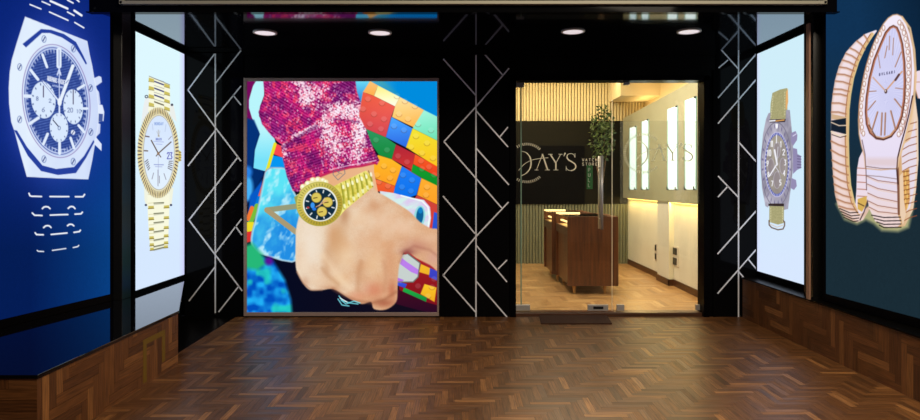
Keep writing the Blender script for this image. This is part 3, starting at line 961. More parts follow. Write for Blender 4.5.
    for k in range(7):
        a0 = (341 + k * 4.6, 183.5 - k * 2.1); b0 = (344 + k * 4.8, 209 - k * 3.7)
        p.line([a0, ((a0[0] + b0[0]) / 2 + 0.6, (a0[1] + b0[1]) / 2), b0], 0.9, (116, 118, 20), 0.8)
        m0 = (a0[0] + 2.2, a0[1] + 6.5); m1 = (a0[0] + 3.2, b0[1] - 6)
        p.line([m0, m1], 2.2, (164, 164, 50), 0.7, 1)
        p.line([(m0[0], m0[1] - 4), (m0[0] + 0.4, m0[1] - 2)], 2.2, (255, 255, 220), 0.9, 1)
        p.line([(m1[0], m1[1] + 2), (m1[0] + 0.5, m1[1] + 4)], 2.2, (255, 255, 214), 0.8, 1)
    # crown guards / pushers above
    for (a, b_, r) in [(303, 187, 3), (308, 184, 3.4), (313, 180.5, 3.2), (318, 180, 3.4), (323, 180.5, 2.6), (326, 182, 2.4), (299, 197, 3)]:
        p.ell(a, b_, r, r, (244, 232, 170)); p.ell(a - 0.6, b_ - 0.8, r * 0.45, r * 0.45, (255, 255, 235))
    p.poly([(294, 197), (300, 194), (306, 187), (306, 218), (302, 217), (297, 208)], (150, 164, 90))
    p.ell(319.5, 204, 23.4, 22.2, (170, 168, 70))
    p.ell(319.5, 204, 22.8, 21.6, lambda x, y: mixc((222, 210, 112), (182, 158, 52), ((x - 300) + (y - 190)) / 50), 1, 0.8)
    p.radial(319.5, 204, (18.8, 18.0), (21.8, 20.6), 46, 0.4, (120, 122, 50), 0.6)
    p.ell(320.2, 204.2, 17.3, 17.2, (240, 244, 236))
    p.ell(320.2, 204.4, 15.9, 15.9, (18, 44, 62))
    for k in range(12):
        an = math.radians(k * 30 + 14)
        p.line([(320.2 + 12 * math.sin(an), 204.4 - 12 * math.cos(an)), (320.2 + 14.4 * math.sin(an), 204.4 - 14.4 * math.cos(an))], 1.1, (236, 240, 238))
    for a, b_ in ((316.5, 197.6), (327.6, 202.2), (322, 211.6)):
        p.ell(a, b_, 5.0, 5.0, (222, 200, 92)); p.ell(a, b_, 5.0, 5.0, (130, 108, 40), 0.8, 0.7, ring=0.6)
        p.line([(a - 3, b_ + 0.6), (a + 0.6, b_)], 0.8, (70, 44, 20))
    p.ell(312.6, 205.4, 2.1, 3.0, (60, 150, 240)); p.ell(314.2, 209, 2, 1.6, (40, 120, 230))
    p.ell(308, 207.5, 1.3, 1, (190, 60, 60))
    p.line([(321, 204), (327, 200.5)], 0.9, (225, 170, 130)); p.line([(320.5, 204.5), (316, 207)], 0.8, (225, 170, 130))
    p.line([(319, 206), (325, 198)], 0.7, (230, 200, 170))
    return p.c


PX0, PX1, PY0, PY1 = 247.0, 437.3, 81.3, 312.3
YP = YW - 0.005
poster = empty('poster_lightbox', (X(341, YP), YP, Z(316, YP)))
tag(poster, 'tall backlit poster of a hand wearing a gold watch, between the black tiled pillars', 'illuminated poster')
print_mesh('printed_sheet', np.linspace(PX0, PX1, 400), np.linspace(PY0, PY1, 480),
           lambda a, b: ((a - CX) * YP / F, np.full_like(a, YP), EYE - (b - CY) * YP / F), paint_hand, M['print'], poster)
bm = bmesh.new()
fx0, fx1, fz0, fz1 = X(244.2, YP), X(439, YP), Z(315.8, YP), Z(78.2, YP)
ix0, ix1, iz0, iz1 = X(PX0, YP) + .002, X(PX1, YP) - .002, Z(PY1, YP) + .002, Z(PY0, YP) - .002
yf, yk = YP - 0.022, YP + 0.03
box(bm, fx0, fx1, yf, yk, iz1, fz1, bevel=0.004)
box(bm, fx0, fx1, yf, yk, fz0, iz0, bevel=0.004)
box(bm, fx0, ix0, yf, yk, iz0, iz1, bevel=0.004)
box(bm, ix1, fx1, yf, yk, iz0, iz1, bevel=0.004)
mesh_obj('frame', bm, M['poster_frame'], poster)
B('backing', M['frame_black'], poster, (fx0 + .01, fx1 - .01, YP + 0.012, YP + 0.06, fz0 + .01, fz1 - .01))


# ---------------- artwork 2: blue display with steel chronograph
def paint_steel(px, py):
    case = [(25.3, 17), (87, 41.3), (89.5, 55), (92, 66), (94, 78), (97, 92), (98.6, 108), (98, 126), (95.5, 140), (94, 148), (92, 160), (88, 179), (57, 178), (27, 176.5),
            (21, 155), (15, 132), (11.5, 122), (9.4, 104), (9, 88), (10, 72), (12, 60), (17, 43)]
    def bg(x, y):
        c = mixc((7, 34, 116), (4, 28, 84), (y - 140) / 110)
        c = c + mixc((0, 0, 0), (4, 34, 44), (x - 30) / 80) * np.clip((y - 60) / 150, 0, 1)[:, None]
        d = np.sqrt(((x - 54) / 52) ** 2 + ((y - 100) / 92) ** 2)
        g = np.exp(-np.clip(d - 0.78, 0, 9) * 4.2)
        c = c * (1 - g * .5)[:, None] + np.array([[66, 88, 200]]) * (g * .5)[:, None]
        return c * (0.97 + 0.06 * vnoise(x * 1.5, y * 1.5, 2))[:, None]
    p = Paint(px, py, bg)
    wh = (246, 250, 255)
    for P, wd in [([(30, 4.5), (41, 9)], 1.3), ([(42, 1.5), (50, 5)], 1.3), ([(50.5, 1), (67.5, 8.6)], 2.1), ([(49.5, 12), (68, 20.3)], 1.4), ([(67.5, 12), (74, 15.5)], 1.4),
                  ([(67.5, 0), (73, 3)], 1.5), ([(74.3, 10.6), (81.5, 15.4)], 2.2), ([(74.8, 22.5), (83.8, 27.8)], 1.4), ([(75, -2), (79, 1.6)], 1.5)]:
        p.line(P, wd, wh)
    # case and pushers
    p.poly([(92, 79), (99, 76), (101.3, 77), (102, 82), (97, 85.5), (94, 87)], (214, 226, 252))
    p.poly([(96, 88), (99, 92), (100.5, 104), (97, 105)], (204, 216, 248))
    p.poly([(97.5, 104), (102.5, 105), (104.3, 112), (103.5, 121), (98, 122)], (226, 236, 255)); p.poly([(98, 113.5), (103, 114), (102.5, 121.5), (98, 121.5)], (70, 92, 160))
    p.poly([(97, 123), (100.5, 124), (100, 133), (96, 137)], (204, 216, 248))
    p.poly([(95, 136), (101.6, 144), (101.5, 151), (94, 144)], (222, 232, 255))
    def cs(x, y):
        return mixc((228, 241, 255), (204, 218, 250), (x - 20) / 80 + (fbm(x * 0.06, y * 0.03, 4) - 0.5) * 0.8)
    p.poly(case, cs, soft=0.8)
    p.line(case + [case[0]], 0.8, (236, 244, 255), 0.8)
    blue = (38, 64, 158)
    p.poly([(22.5, 44), (41, 29), (51, 29.8), (64, 34), (76, 42), (83, 55), (87, 63.5), (85.8, 64.5), (80, 54.5), (73.5, 45), (62, 37.5), (50, 33), (42, 33), (26, 47.5)], blue)
    p.poly([(14, 130), (17, 130.5), (27, 147), (42.5, 165.5), (56, 169), (74, 167), (84, 156), (93.5, 140), (94.3, 142), (86, 158), (76, 173), (58, 175), (41, 171), (28, 156)], blue)
    for a, b_ in ((44, 39), (73.5, 48.6), (19.7, 67), (90.5, 88), (19.6, 119.5), (90.8, 132), (44, 159.2), (73.2, 161.6)):
        p.ell(a, b_, 2.1, 3.4, (96, 116, 176), 0.85, ring=0.7); p.line([(a - 0.9, b_ + 1.8), (a + 0.9, b_ - 1.8)], 1.0, (44, 58, 120))
    sh = 0.075; cx, cy = 56.2, 101
    p.ell(cx, cy, 33.6, 56.5, (150, 136, 190), 0.9, ring=0.9, shear=sh)
    p.ell(cx, cy, 32.3, 55, (190, 206, 244), 1, shear=sh)
    p.ell(cx, cy, 31.2, 53.4, (70, 84, 160), 0.9, ring=0.8, shear=sh)
    def dial(x, y):
        t = (np.sin((x * 0.25 + y) * 2.3) * 0.5 + 0.5) * (0.4 + 0.6 * vnoise(x * .6, y * .3, 8))
        return mixc((40, 62, 138), (84, 112, 186), t)
    p.ell(cx, cy, 30, 51.5, dial, 1, shear=sh)
    p.radial(cx, cy, (28.2, 48.8), (29.8, 51.2), 60, 0.45, (222, 232, 255), 0.9, shear=sh)
    idx = [((59, 50), (59, 66), 5), ((42.5, 54.6), (47, 67), 2.6), ((30.8, 70.3), (38, 79.5), 2.8), ((25, 96), (31, 96.3), 3.4), ((30, 123.4), (38.4, 117.9), 3),
           ((43.4, 144), (47.6, 134), 2.8), ((59.6, 143), (59.6, 153.5), 2.8), ((70.6, 138), (74, 148), 2.6), ((78.6, 125.4), (84, 132), 2.6), ((82.5, 108.5), (87, 108.5), 2.6),
           ((78, 89), (84, 85.2), 2.6)]
    for a, b_, wd in idx: p.line([a, b_], wd, (226, 238, 255))
    p.line([(59, 50), (59, 66)], 0.5, (90, 110, 180))
    subs = [(43.4, 100, 12.2, 18.4, 0.06), (73.2, 106.8, 9.8, 17.4, 0.05), (59, 127.6, 9.2, 14.6, 0.03)]
    for a, b_, r1, r2, s_ in subs:
        p.ell(a, b_, r1, r2, (218, 234, 255), shear=s_)
        p.radial(a, b_, (r1 * .82, r2 * .82), (r1 * .94, r2 * .94), 12, 0.16, (50, 64, 120), 0.9)
    p.text('8', 36, 96.5, 4, (70, 84, 140), 0.6, 0.8); p.text('2', 49, 99, 3.5, (70, 84, 140), 0.6, 0.8); p.text('6', 42, 107.5, 4.2, (70, 84, 140), 0.6, 0.8)
    p.text('20', 67.6, 108, 4.2, (70, 84, 140), 0.6, 0.8, wfac=.5); p.text('10', 76.5, 109.5, 3.6, (70, 84, 140), 0.5, 0.7, wfac=.5)
    p.line([(43.4, 86), (43.4, 97)], 0.9, (60, 44, 80)); p.line([(73.2, 90), (73.2, 104)], 0.9, (60, 44, 80))
    p.line([(53, 120), (58.5, 126.5)], 0.9, (40, 40, 70)); p.ell(59.2, 128, 1.2, 1.8, (90, 110, 160), ring=0.6)
    p.ell(73, 132.4, 2.1, 2.4, (232, 240, 255)); p.line([(72, 134), (74, 130.8)], 0.8, (60, 70, 120))
    p.line([(59.2, 69), (57.2, 75)], 1.2, (214, 226, 255)); p.line([(59.2, 69), (60.8, 75)], 1.2, (214, 226, 255)); p.line([(57.2, 73.5), (61, 73)], 0.6, (214, 226, 255))
    p.text('AUDEMARS PIGUET', 47.4, 76.0, 4.2, (236, 242, 255), 0.62, 1, adv=1.24, slope=0.26, wfac=.22)
    p.text('AUTOMATIQUE', 52.5, 84.6, 1.6, (200, 214, 250), 0.45, 0.8, adv=0.98, slope=0.2, wfac=.3)
    p.line([(52, 147.5), (57, 149.6)], 0.8, (200, 214, 250)); p.line([(61.5, 149.6), (66, 149.2)], 0.8, (200, 214, 250))
    # hands
    p.line([(59.6, 102), (42.6, 81)], 2.2, (120, 136, 190)); p.line([(59.6, 102), (43.6, 82)], 1.3, (226, 238, 255))
    p.line([(60.2, 101), (72.8, 66)], 3.3, (232, 242, 255)); p.line([(66, 83), (68.5, 80)], 0.8, (110, 130, 190))
    p.line([(59.3, 66), (59.3, 118)], 0.9, (214, 226, 255))
    p.ell(59.6, 102, 2.1, 4, (238, 246, 255)); p.line([(59.4, 107), (59.4, 116)], 1.6, (220, 232, 255))
    # bracelet hints
    for P in ([(29, 193.4), (30, 195.8), (32, 196.3), (41.5, 196.5)], [(50, 196.6), (68.8, 196.6)], [(75.4, 196.7), (83, 196.7), (84.6, 194.4)],
              [(42.3, 208.6), (44, 207), (46, 206.6), (48.3, 207), (50, 208.6)], [(68.2, 208.4), (70, 206.8), (71.6, 206.5), (73.4, 206.8), (75, 208.6)],
              [(32.3, 213), (34.5, 215.2), (42, 215.5)], [(50.3, 215.1), (67.8, 214.5)], [(75, 214.1), (81, 213.8), (82.4, 212.2)],
              [(43.6, 227.6), (45.5, 226), (47.4, 225.6), (49.6, 226), (51, 227.5)], [(67.5, 225.7), (69.2, 224.4), (70.8, 224.2), (72.4, 224.6), (73.8, 225.8)],
              [(35.2, 232.8), (36.6, 234.6), (43.3, 234.8)], [(51.2, 234.5), (67, 233)], [(74, 232.4), (79.4, 231.5), (80.4, 230.2)],
              [(37.2, 250.4), (38.2, 251.3), (43.6, 251.5)], [(52.4, 250.4), (65.8, 248.5)], [(73.2, 247.6), (77.6, 246.6), (78.8, 245.4)]):
        p.line(P, 1.5 if P[0][1] < 240 else 1.1, wh)
    return p.c


# the big display on the left, on a plane slightly splayed outwards
def big_place(x0, y0, k):
    """vertical plane through (x0,y0) with dX/dY = k : artwork coordinates to world"""
    def f(a, b):
        r = (a - CX) / F
        Yd = (x0 - k * y0) / (r - k)
        return (r * Yd, Yd, EYE - (b - CY) * Yd / F)
    return f


KL = 0.195
placeL = big_place(-3.035, 5.55, KL)


def lr(fn, a, b):
    v = fn(np.array([float(a)]), np.array([float(b)]))
    return tuple(float(q[0]) for q in v)


def grid_big(place, pxs, z0, z1, nz):
    """rows at constant height"""
    return None


def print_wall(name, pxs, zs, place, painter, parent, flip):
    """grid whose columns stand at artwork x and whose rows lie at constant height"""
    P0 = place(pxs, np.full_like(pxs, CY))
    XX, YY = P0[0], P0[1]
    GX, GZ = np.meshgrid(np.arange(len(pxs)), zs)
    ix = GX.ravel()
    zz = GZ.ravel()
    a = pxs[ix]; b = CY - (zz - EYE) * F / YY[ix]
    co = painter(a, b)
    me = bpy.data.meshes.new(name)
    nx, ny = len(pxs), len(zs)
    me.vertices.add(nx * ny)
    me.vertices.foreach_set('co', np.stack([XX[ix], YY[ix], zz], 1).astype(np.float32).ravel())
    i = (np.arange(ny - 1)[:, None] * nx + np.arange(nx - 1)[None, :]).ravel()
    q = np.stack([i, i + nx, i + nx + 1, i + 1], 1)
    if flip: q = q[:, ::-1]
    nf = len(q)
    me.loops.add(nf * 4)
    me.loops.foreach_set('vertex_index', q.astype(np.int32).ravel())
    me.polygons.add(nf)
    me.polygons.foreach_set('loop_start', (np.arange(nf) * 4).astype(np.int32))
    me.update(calc_edges=True)
    ca = me.color_attributes.new('ink', 'FLOAT_COLOR', 'POINT')
    L = np.ones((nx * ny, 4), np.float32)
    L[:, :3] = lin(np.clip(co / 255.0, 0, 1))
    ca.data.foreach_set('color', L.ravel())
    me.materials.append(M['print'])
    o = bpy.data.objects.new(name, me)
    COL.objects.link(o)
    o.parent = parent
    o.matrix_parent_inverse = Matrix.Translation(-Vector(parent.location))
    return o


def wall_frame(parent, pA, pB, z0, z1, t_side, t_bot, depth, mat, n, name='frame', proud=0.02, top=True):
    """frame round a vertical panel between ground points pA and pB; n = unit normal towards the porch"""
    A, Bq = Vector((*pA, 0)), Vector((*pB, 0))
    d = (Bq - A).normalized()
    n = Vector((*n, 0))
    bm = bmesh.new()
    def bar(s, e, za, zb, pr=proud):
        l1 = [tuple(s + n * pr + Vector((0, 0, za))), tuple(e + n * pr + Vector((0, 0, za))), tuple(e + n * pr + Vector((0, 0, zb))), tuple(s + n * pr + Vector((0, 0, zb)))]
        l2 = [tuple(s - n * depth + Vector((0, 0, za))), tuple(e - n * depth + Vector((0, 0, za))), tuple(e - n * depth + Vector((0, 0, zb))), tuple(s - n * depth + Vector((0, 0, zb)))]
        hexa(bm, l1, l2)
    bar(A - d * t_side, A, z0 - t_bot, z1 + t_side)
    bar(Bq, Bq + d * t_side, z0 - t_bot, z1 + t_side)
    bar(A, Bq, z0 - t_bot, z0)
    if top: bar(A, Bq, z1, z1 + t_side)
    bmm = mesh_obj(name, bm, mat, parent)
    bm = bmesh.new()
    s, e = A - n * 0.012, Bq - n * 0.012
    hexa(bm, [tuple(s + Vector((0, 0, z0))), tuple(e + Vector((0, 0, z0))), tuple(e + Vector((0, 0, z1))), tuple(s + Vector((0, 0, z1)))],
         [tuple(s - n * (depth - .012) + Vector((0, 0, z0))), tuple(e - n * (depth - .012) + Vector((0, 0, z0))), tuple(e - n * (depth - .012) + Vector((0, 0, z1))), tuple(s - n * (depth - .012) + Vector((0, 0, z1)))])
    mesh_obj('backing', bm, mat, parent)


bigL = empty('watch_display', (-3.25, 4.5, 0.45))
tag(bigL, 'large blue backlit display of a steel chronograph at the left edge', 'illuminated display')
pxs = np.concatenate([np.linspace(-620, -12, 24), np.linspace(-10, 110, 250)])
zs = np.concatenate([np.linspace(0.487, 0.80, 20)[:-1], np.linspace(0.80, 3.12, 500), np.linspace(3.16, 3.8, 8)])
print_wall('printed_sheet', pxs, zs, placeL, paint_steel, bigL, True)
pa = lr(placeL, -620, 183)[:2]; pb = (-3.035, 5.55)
nl = Vector((1, -KL)).normalized()
wall_frame(bigL, pa, pb, 0.487, 3.8, 0.03, 0.058, 0.05, M['frame_black'], nl, top=False, proud=0.012)


# ---------------- artwork 3: gold watch on pale ground
def paint_gold(px, py):
    def bg(x, y):
        c = mixc((222, 248, 255), (214, 232, 255), (y - 120) / 130)
        e = np.clip((x - 179) / 6, 0, 1)[:, None]
        return c * (1 - e) + np.array([[206, 206, 250]]) * e
    p = Paint(px, py, bg)
    cream, gold, dgold = (250, 250, 224), (206, 192, 96), (120, 100, 30)
    # upper bracelet
    p.poly([(149.2, 76), (169.8, 84.5), (170.2, 112), (165, 116), (154, 112), (148, 112)], cream)
    for k in range(4):
        y = 79.6 + 8.2 * k; y2 = 85.4 + 7.6 * k
        p.poly([(148.8, y - 2), (154, y - 0.4), (154, y + 2.2), (148.6, y + 1.4)], gold); p.line([(148.6, y + 1.8), (154, y + 2.6)], 0.6, dgold, 0.8)
        p.poly([(164.3, y2 - 2), (169.8, y2), (169.8, y2 + 2.6), (164.3, y2 + 1)], gold); p.line([(164.3, y2 + 1.3), (169.8, y2 + 2.8)], 0.6, dgold, 0.8)
        yc = 81 + 6.8 * k
        p.poly([(154.2, yc - 0.4), (164, yc + 3.2), (164, yc + 4.6), (154.2, yc + 1)], (64, 66, 120) if k < 3 else (110, 104, 84))
        p.line([(154.2, yc - 2.4), (164, yc + 0.8)], 0.5, (120, 120, 130), 0.7)
    p.line([(149.2, 76.2), (169.8, 84.8)], 0.6, (90, 90, 90), 0.8)
    # lugs
    p.poly([(145.5, 97), (149, 99), (148, 114), (141, 124), (143, 108)], (236, 240, 240)); p.poly([(170, 104), (173.5, 105), (177, 122), (170, 116)], (236, 240, 236))
    p.ell(146.5, 96.6, 1.4, 1.2, (50, 50, 70), ring=0.8); p.ell(172, 104.8, 1.2, 1.2, (60, 60, 80))
    # lower bracelet
    p.poly([(144, 185), (173.5, 188), (171.5, 205), (169.5, 206), (146.5, 206), (144.5, 200)], (242, 244, 224))
    p.ell(145.9, 205, 1.2, 1, (40, 44, 84)); p.ell(171, 205, 1.2, 1, (40, 44, 84))
    p.poly([(147.4, 194), (169.4, 194), (169.2, 215), (167.8, 247), (160, 249), (150.4, 250), (149.2, 238), (147.8, 215)], cream)
    for k, (yl, yr, yc) in enumerate([(199, 198, 202.6), (207.6, 207, 213), (218.9, 217.8, 222), (229.4, 227.7, 231), (238, 236, 239.2), (245, 243, 245.5), (249.4, 247, 248.5)]):
        xl = 148 + 0.35 * k; xr = 169.4 - 0.25 * k; tl = 0.10
        if k: p.poly([(xl, yl - 1.6), (153.8, yl - 1.8), (153.8, yl + 1), (xl, yl + 1.2)], gold); p.line([(xl, yl + 1), (153.8, yl + 0.6)], 0.8, dgold, 0.9)
        if k: p.poly([(164, yr - 1.4), (xr, yr - 1.8), (xr, yr + 1), (164, yr + 1.2)], gold); p.line([(164, yr + 1), (xr, yr + 0.6)], 0.8, dgold, 0.8)
        p.line([(154, yc + 0.5 + k * .12), (163.6, yc - k * 0.2)], 1.0, (86, 88, 62), 0.9); p.line([(154, yc + 2), (163.6, yc + 1 - k * .2)], 0.6, (150, 150, 130), 0.7)
        p.line([(xl, yl - 4.4), (153.8, yl - 4.8)], 0.4, (190, 180, 120), 0.8)
    # crown
    p.poly([(177.5, 150), (180.6, 151), (181.4, 156), (180.8, 161), (177.5, 162)], (220, 200, 110))
    for k in range(4): p.line([(178.5, 152 + k * 2.6), (181, 152.4 + k * 2.6)], 0.7, (120, 96, 40))
    # bezel
    p.ell(158.2, 152.8, 20.6, 45, (226, 214, 160), 1)
    p.ell(158.2, 152.8, 20.3, 44.6, (250, 240, 206), 1)
    p.radial(158.2, 152.8, (16.4, 38.8), (20.4, 44.6), 72, 0.42, (74, 58, 48), 0.92)
    p.radial(158.2, 152.8, (16.4, 38.8), (20.4, 44.6), 72, 0.25, (212, 188, 90), 0.8, phase=0.5)
    p.ell(158.6, 152.8, 16.8, 39, (206, 196, 146), 1); p.ell(158.8, 152.7, 16.2, 38, (244, 240, 220), 0.9, ring=0.7)
    p.ell(158.9, 152.6, 15.3, 36.9, lambda x, y: mixc((216, 232, 255), (228, 242, 255), (y - 130) / 50), 1)
    p.ell(158.9, 152.6, 15.4, 37, (150, 150, 170), 0.5, ring=0.6)
    # text on the dial
    p.text('MONDAY', 154.6, 122.4, 2.6, (120, 150, 216), 0.4, 0.9, adv=1.55, wfac=.36)
    p.line([(152.4, 124), (153, 130)], 0.4, (150, 160, 200), 0.6); p.line([(166, 124.5), (165, 131.5)], 0.4, (150, 160, 200), 0.6)
    for q in (156.8, 158, 158.8, 160): p.line([(158.6, 136), (q, 129.6 + abs(q - 158.6))], 0.4, (170, 165, 160), 0.7)
    p.ell(158.7, 136, 1, 0.6, (170, 150, 110), 0.8)
    p.text('ROLEX', 156, 138.2, 1.9, (90, 104, 190), 0.4, 0.9, adv=1.2, wfac=.3)
    p.line([(153.6, 141.4), (163.6, 142)], 0.7, (140, 150, 220), 0.6); p.line([(156, 144), (162, 144.4)], 0.7, (140, 150, 220), 0.6)
    p.line([(154.2, 164.6), (163.4, 164.8)], 0.9, (120, 130, 200), 0.7); p.line([(155.4, 166.6), (162, 166.8)], 0.7, (140, 150, 210), 0.6)
    # numerals and batons
    p.line([(145.4, 136.2), (149, 136.8)], 1.2, (110, 90, 90)); p.line([(144.3, 150.7), (147.6, 150.9)], 1.2, (110, 90, 80))
    for k in range(5): p.line([(145 + k * .75, 162 + k * 2), (147.8 + k * .5, 159.6 + k * 2)], 0.7, (60, 50, 60), 0.9)
    for k in range(5): p.line([(168 + k * 0.3, 168 - k * 1.7), (171.6 + k * .2, 170 - k * 2.2)], 0.7, (60, 50, 60), 0.9)
    for P in ([(153.6, 173), (152, 179)], [(158, 170), (158, 186)], [(159.4, 176), (159.4, 183)], [(164, 173.5), (166, 179.5)], [(168.6, 139.4), (171.4, 136.4)]):
        p.line(P, 0.6, (110, 100, 120), 0.8)
    p.text('23', 167.2, 152.6, 6.2, (84, 84, 180), 0.8, 1, adv=2.7, wfac=.34)
    p.line([(158.3, 153.4), (151.3, 140.4)], 1.1, (96, 78, 70)); p.line([(158.3, 153.4), (171, 142)], 1.1, (96, 78, 70))
    p.line([(156.2, 156), (158.3, 153.4), (160.8, 157)], 0.9, (96, 78, 70)); p.ell(158.3, 153.6, 1.2, 1.4, (150, 120, 90))
    p.line([(158.3, 154), (158.3, 176)], 0.4, (150, 150, 190), 0.7)
    return p.c


def side_place(xw):
    def f(a, b):
        Yd = F * xw / (a - CX)
        return (np.full_like(a, xw), Yd, EYE - (b - CY) * Yd / F)
    return f


def small_display(name, xw, p0, p1, z0, z1, painter, label, flip, sgn):
    pl = side_place(xw)
    pa, pb_ = lr(pl, p0, 183), lr(pl, p1, 183)
    e = empty(name, (xw, (pa[1] + pb_[1]) / 2, z0))
    tag(e, label, 'illuminated display')
    print_wall('printed_sheet', np.linspace(p0, p1, 160), np.linspace(z0, z1, 620), pl, painter, e, flip)
    near, far = (pa, pb_) if pa[1] < pb_[1] else (pb_, pa)
    wall_frame(e, near[:2], far[:2], z0, z1, 0.025, z0 - (0.428 if xw < 0 else 0.439), 0.05, M['frame_black'], (sgn, 0), proud=0.012)
    return e


small_display('watch_display', -2.98, 134.2, 184.3, 0.462, 2.842, paint_gold,
              'tall white backlit display of a yellow gold watch, left of the tiled pillars', True, 1)


# ---------------- artwork 4: pilot's watch with olive strap
def paint_pilot(px, py):
    def bg(x, y):
        c = mixc((208, 238, 250), (216, 232, 255), (y - 130) / 130)
        e = np.clip((761 - x) / 5, 0, 1)[:, None]
        return c * (1 - e) + np.array([[216, 220, 252]]) * e
    p = Paint(px, py, bg)
    ol = lambda x, y: mixc((160, 156, 112), (180, 174, 128), vnoise(x * 1.2, y * 1.2, 3))
    p.poly([(772.4, 93), (780, 89.5), (787.2, 88), (787.5, 112), (785.6, 120), (770, 120), (770.6, 104)], ol)
    p.poly([(786, 92), (787.9, 88.5), (788.2, 102), (786.6, 110), (785.6, 108)], (232, 176, 110))
    for k in range(9):
        p.line([(773 - k * .25, 96 + k * 2.5), (773 - k * .25, 97.2 + k * 2.5)], 0.5, (226, 222, 180)); p.line([(784.8, 92 + k * 2.7), (784.8, 93.2 + k * 2.7)], 0.5, (226, 222, 180))
    cs = lambda x, y: mixc((190, 186, 202), (142, 138, 156), fbm(x * 0.2, y * 0.1, 6) * 1.6 - 0.3)
    p.poly([(766, 119), (768.6, 113), (770.8, 112.6), (770, 119.6), (785.6, 119), (786, 110), (789.8, 110), (791.6, 128), (794, 160), (790.6, 190), (788, 209), (783.6, 210), (783, 203), (768.6, 203), (768, 207.5), (765.4, 206), (762, 188), (760.6, 160), (763, 134)], cs)
    p.poly([(769.5, 119.5), (785.8, 119), (785, 122), (770, 122.5)], (60, 50, 60)); p.line([(770, 121), (775, 120.6)], 1.4, (250, 250, 255)); p.line([(776, 121), (784, 120)], 1.2, (228, 166, 90))
    p.poly([(791, 133), (795.6, 131), (797.4, 135), (797, 140), (793, 146), (791, 142)], (150, 142, 180)); p.line([(793, 136), (796, 134)], 1, (214, 210, 236))
    p.poly([(793, 148), (797, 149), (797.5, 154), (801, 156), (801.2, 168), (797, 170), (793, 174)], (146, 138, 178))
    for k in range(5): p.line([(797.4, 156 + k * 2.8), (801, 156.4 + k * 2.8)], 0.7, (96, 88, 124))
    p.poly([(791.6, 178), (796, 180), (796.8, 186), (794, 190), (790.6, 188)], (150, 142, 180))
    p.ell(776.4, 164.5, 15.6, 42.6, (120, 116, 134), 1)
    p.ell(776.4, 164.5, 15.0, 41.6, cs, 1)
    p.radial(776.4, 164.5, (13, 36.5), (14.6, 40.5), 24, 0.2, (102, 94, 136), 0.9)
    p.ell(776.8, 126.2, 1.2, 2.4, (250, 250, 255)); p.poly([(775.4, 124), (778.2, 124), (777, 128.6)], (250, 250, 255))
    p.ell(777, 164.5, 12.6, 32.6, (196, 190, 222), 1)
    p.ell(777, 164.5, 12.0, 31.8, (84, 90, 170), 1)
    p.radial(777, 164.5, (11.2, 29.8), (12.1, 31.8), 48, 0.4, (236, 240, 255), 0.9)
    dl = lambda x, y: mixc((176, 168, 150), (142, 134, 132), fbm(x * 0.3, y * 0.12, 12) * 1.5 - .2)
    p.ell(777, 164.5, 10.9, 29.4, dl, 1)
    wt = (246, 246, 252)
    for a, b_, rx_, ry_ in ((777, 150, 3.2, 8), (771, 167, 3.2, 8.4), (782.8, 166, 3, 8), (777, 180, 3.4, 8.4)):
        p.ell(a, b_, rx_, ry_, (146, 134, 144), 0.6); p.ell(a, b_, rx_, ry_, (196, 190, 206), 0.8, ring=0.5)
    p.line([(776.5, 135), (776.5, 143)], 0.9, wt)
    p.text('1', 780, 141.4, 5.6, wt, 0.8, wfac=.34); p.text('2', 782.8, 149.4, 5.6, wt, 0.9, wfac=.34); p.text('11', 770.6, 141, 5.6, wt, 0.9, adv=1.4, wfac=.2)
    p.text('10', 767.2, 150, 5.8, wt, 0.9, adv=2.1, wfac=.26); p.text('9', 766.8, 161, 5, wt, 0.8, wfac=.3); p.text('8', 767.6, 172, 5, wt, 0.8, wfac=.3)
    p.text('7', 771.4, 181, 5, wt, 0.8, wfac=.3); p.text('5', 779.6, 180, 5, wt, 0.8, wfac=.3); p.text('4', 783.4, 170.6, 5, wt, 0.8, wfac=.3); p.text('3', 784.4, 160, 5, wt, 0.8, wfac=.3)
    p.line([(777, 164), (774.6, 150)], 1.6, wt); p.line([(777, 164), (769.4, 176)], 1.2, wt); p.line([(777, 164), (778, 147)], 0.6, (220, 220, 230)); p.ell(777, 164, 1, 1.6, (230, 230, 240))
    p.line([(775, 166), (779, 172)], 0.6, (226, 226, 240))
    # lower strap, buckle
    p.poly([(768.4, 203.5), (784, 203.5), (784, 206.6), (768.4, 206)], (56, 44, 44))
    p.poly([(769.4, 206), (784, 206.4), (783.8, 223), (778, 224.6), (769.2, 222)], ol)
    for k in range(6): p.line([(770.8, 208 + k * 2.5), (770.8, 209.2 + k * 2.5)], 0.5, (226, 222, 180)); p.line([(782.6, 208 + k * 2.5), (782.6, 209.2 + k * 2.5)], 0.5, (226, 222, 180))
    p.line([(769, 220.6), (769.2, 225), (771.6, 227.6), (778, 229.8), (783, 229), (784.6, 225.6), (784.6, 222), (783.4, 220.8)], 1.2, (112, 92, 82))
    p.line([(770.6, 224.4), (777, 227.2), (783, 225.2)], 0.6, (216, 190, 160))
    return p.c


small_display('watch_display', 3.215, 805.2, 757.2, 0.500, 2.845, paint_pilot,
              'tall white backlit display of a grey pilot watch on an olive strap, at right', True, -1)


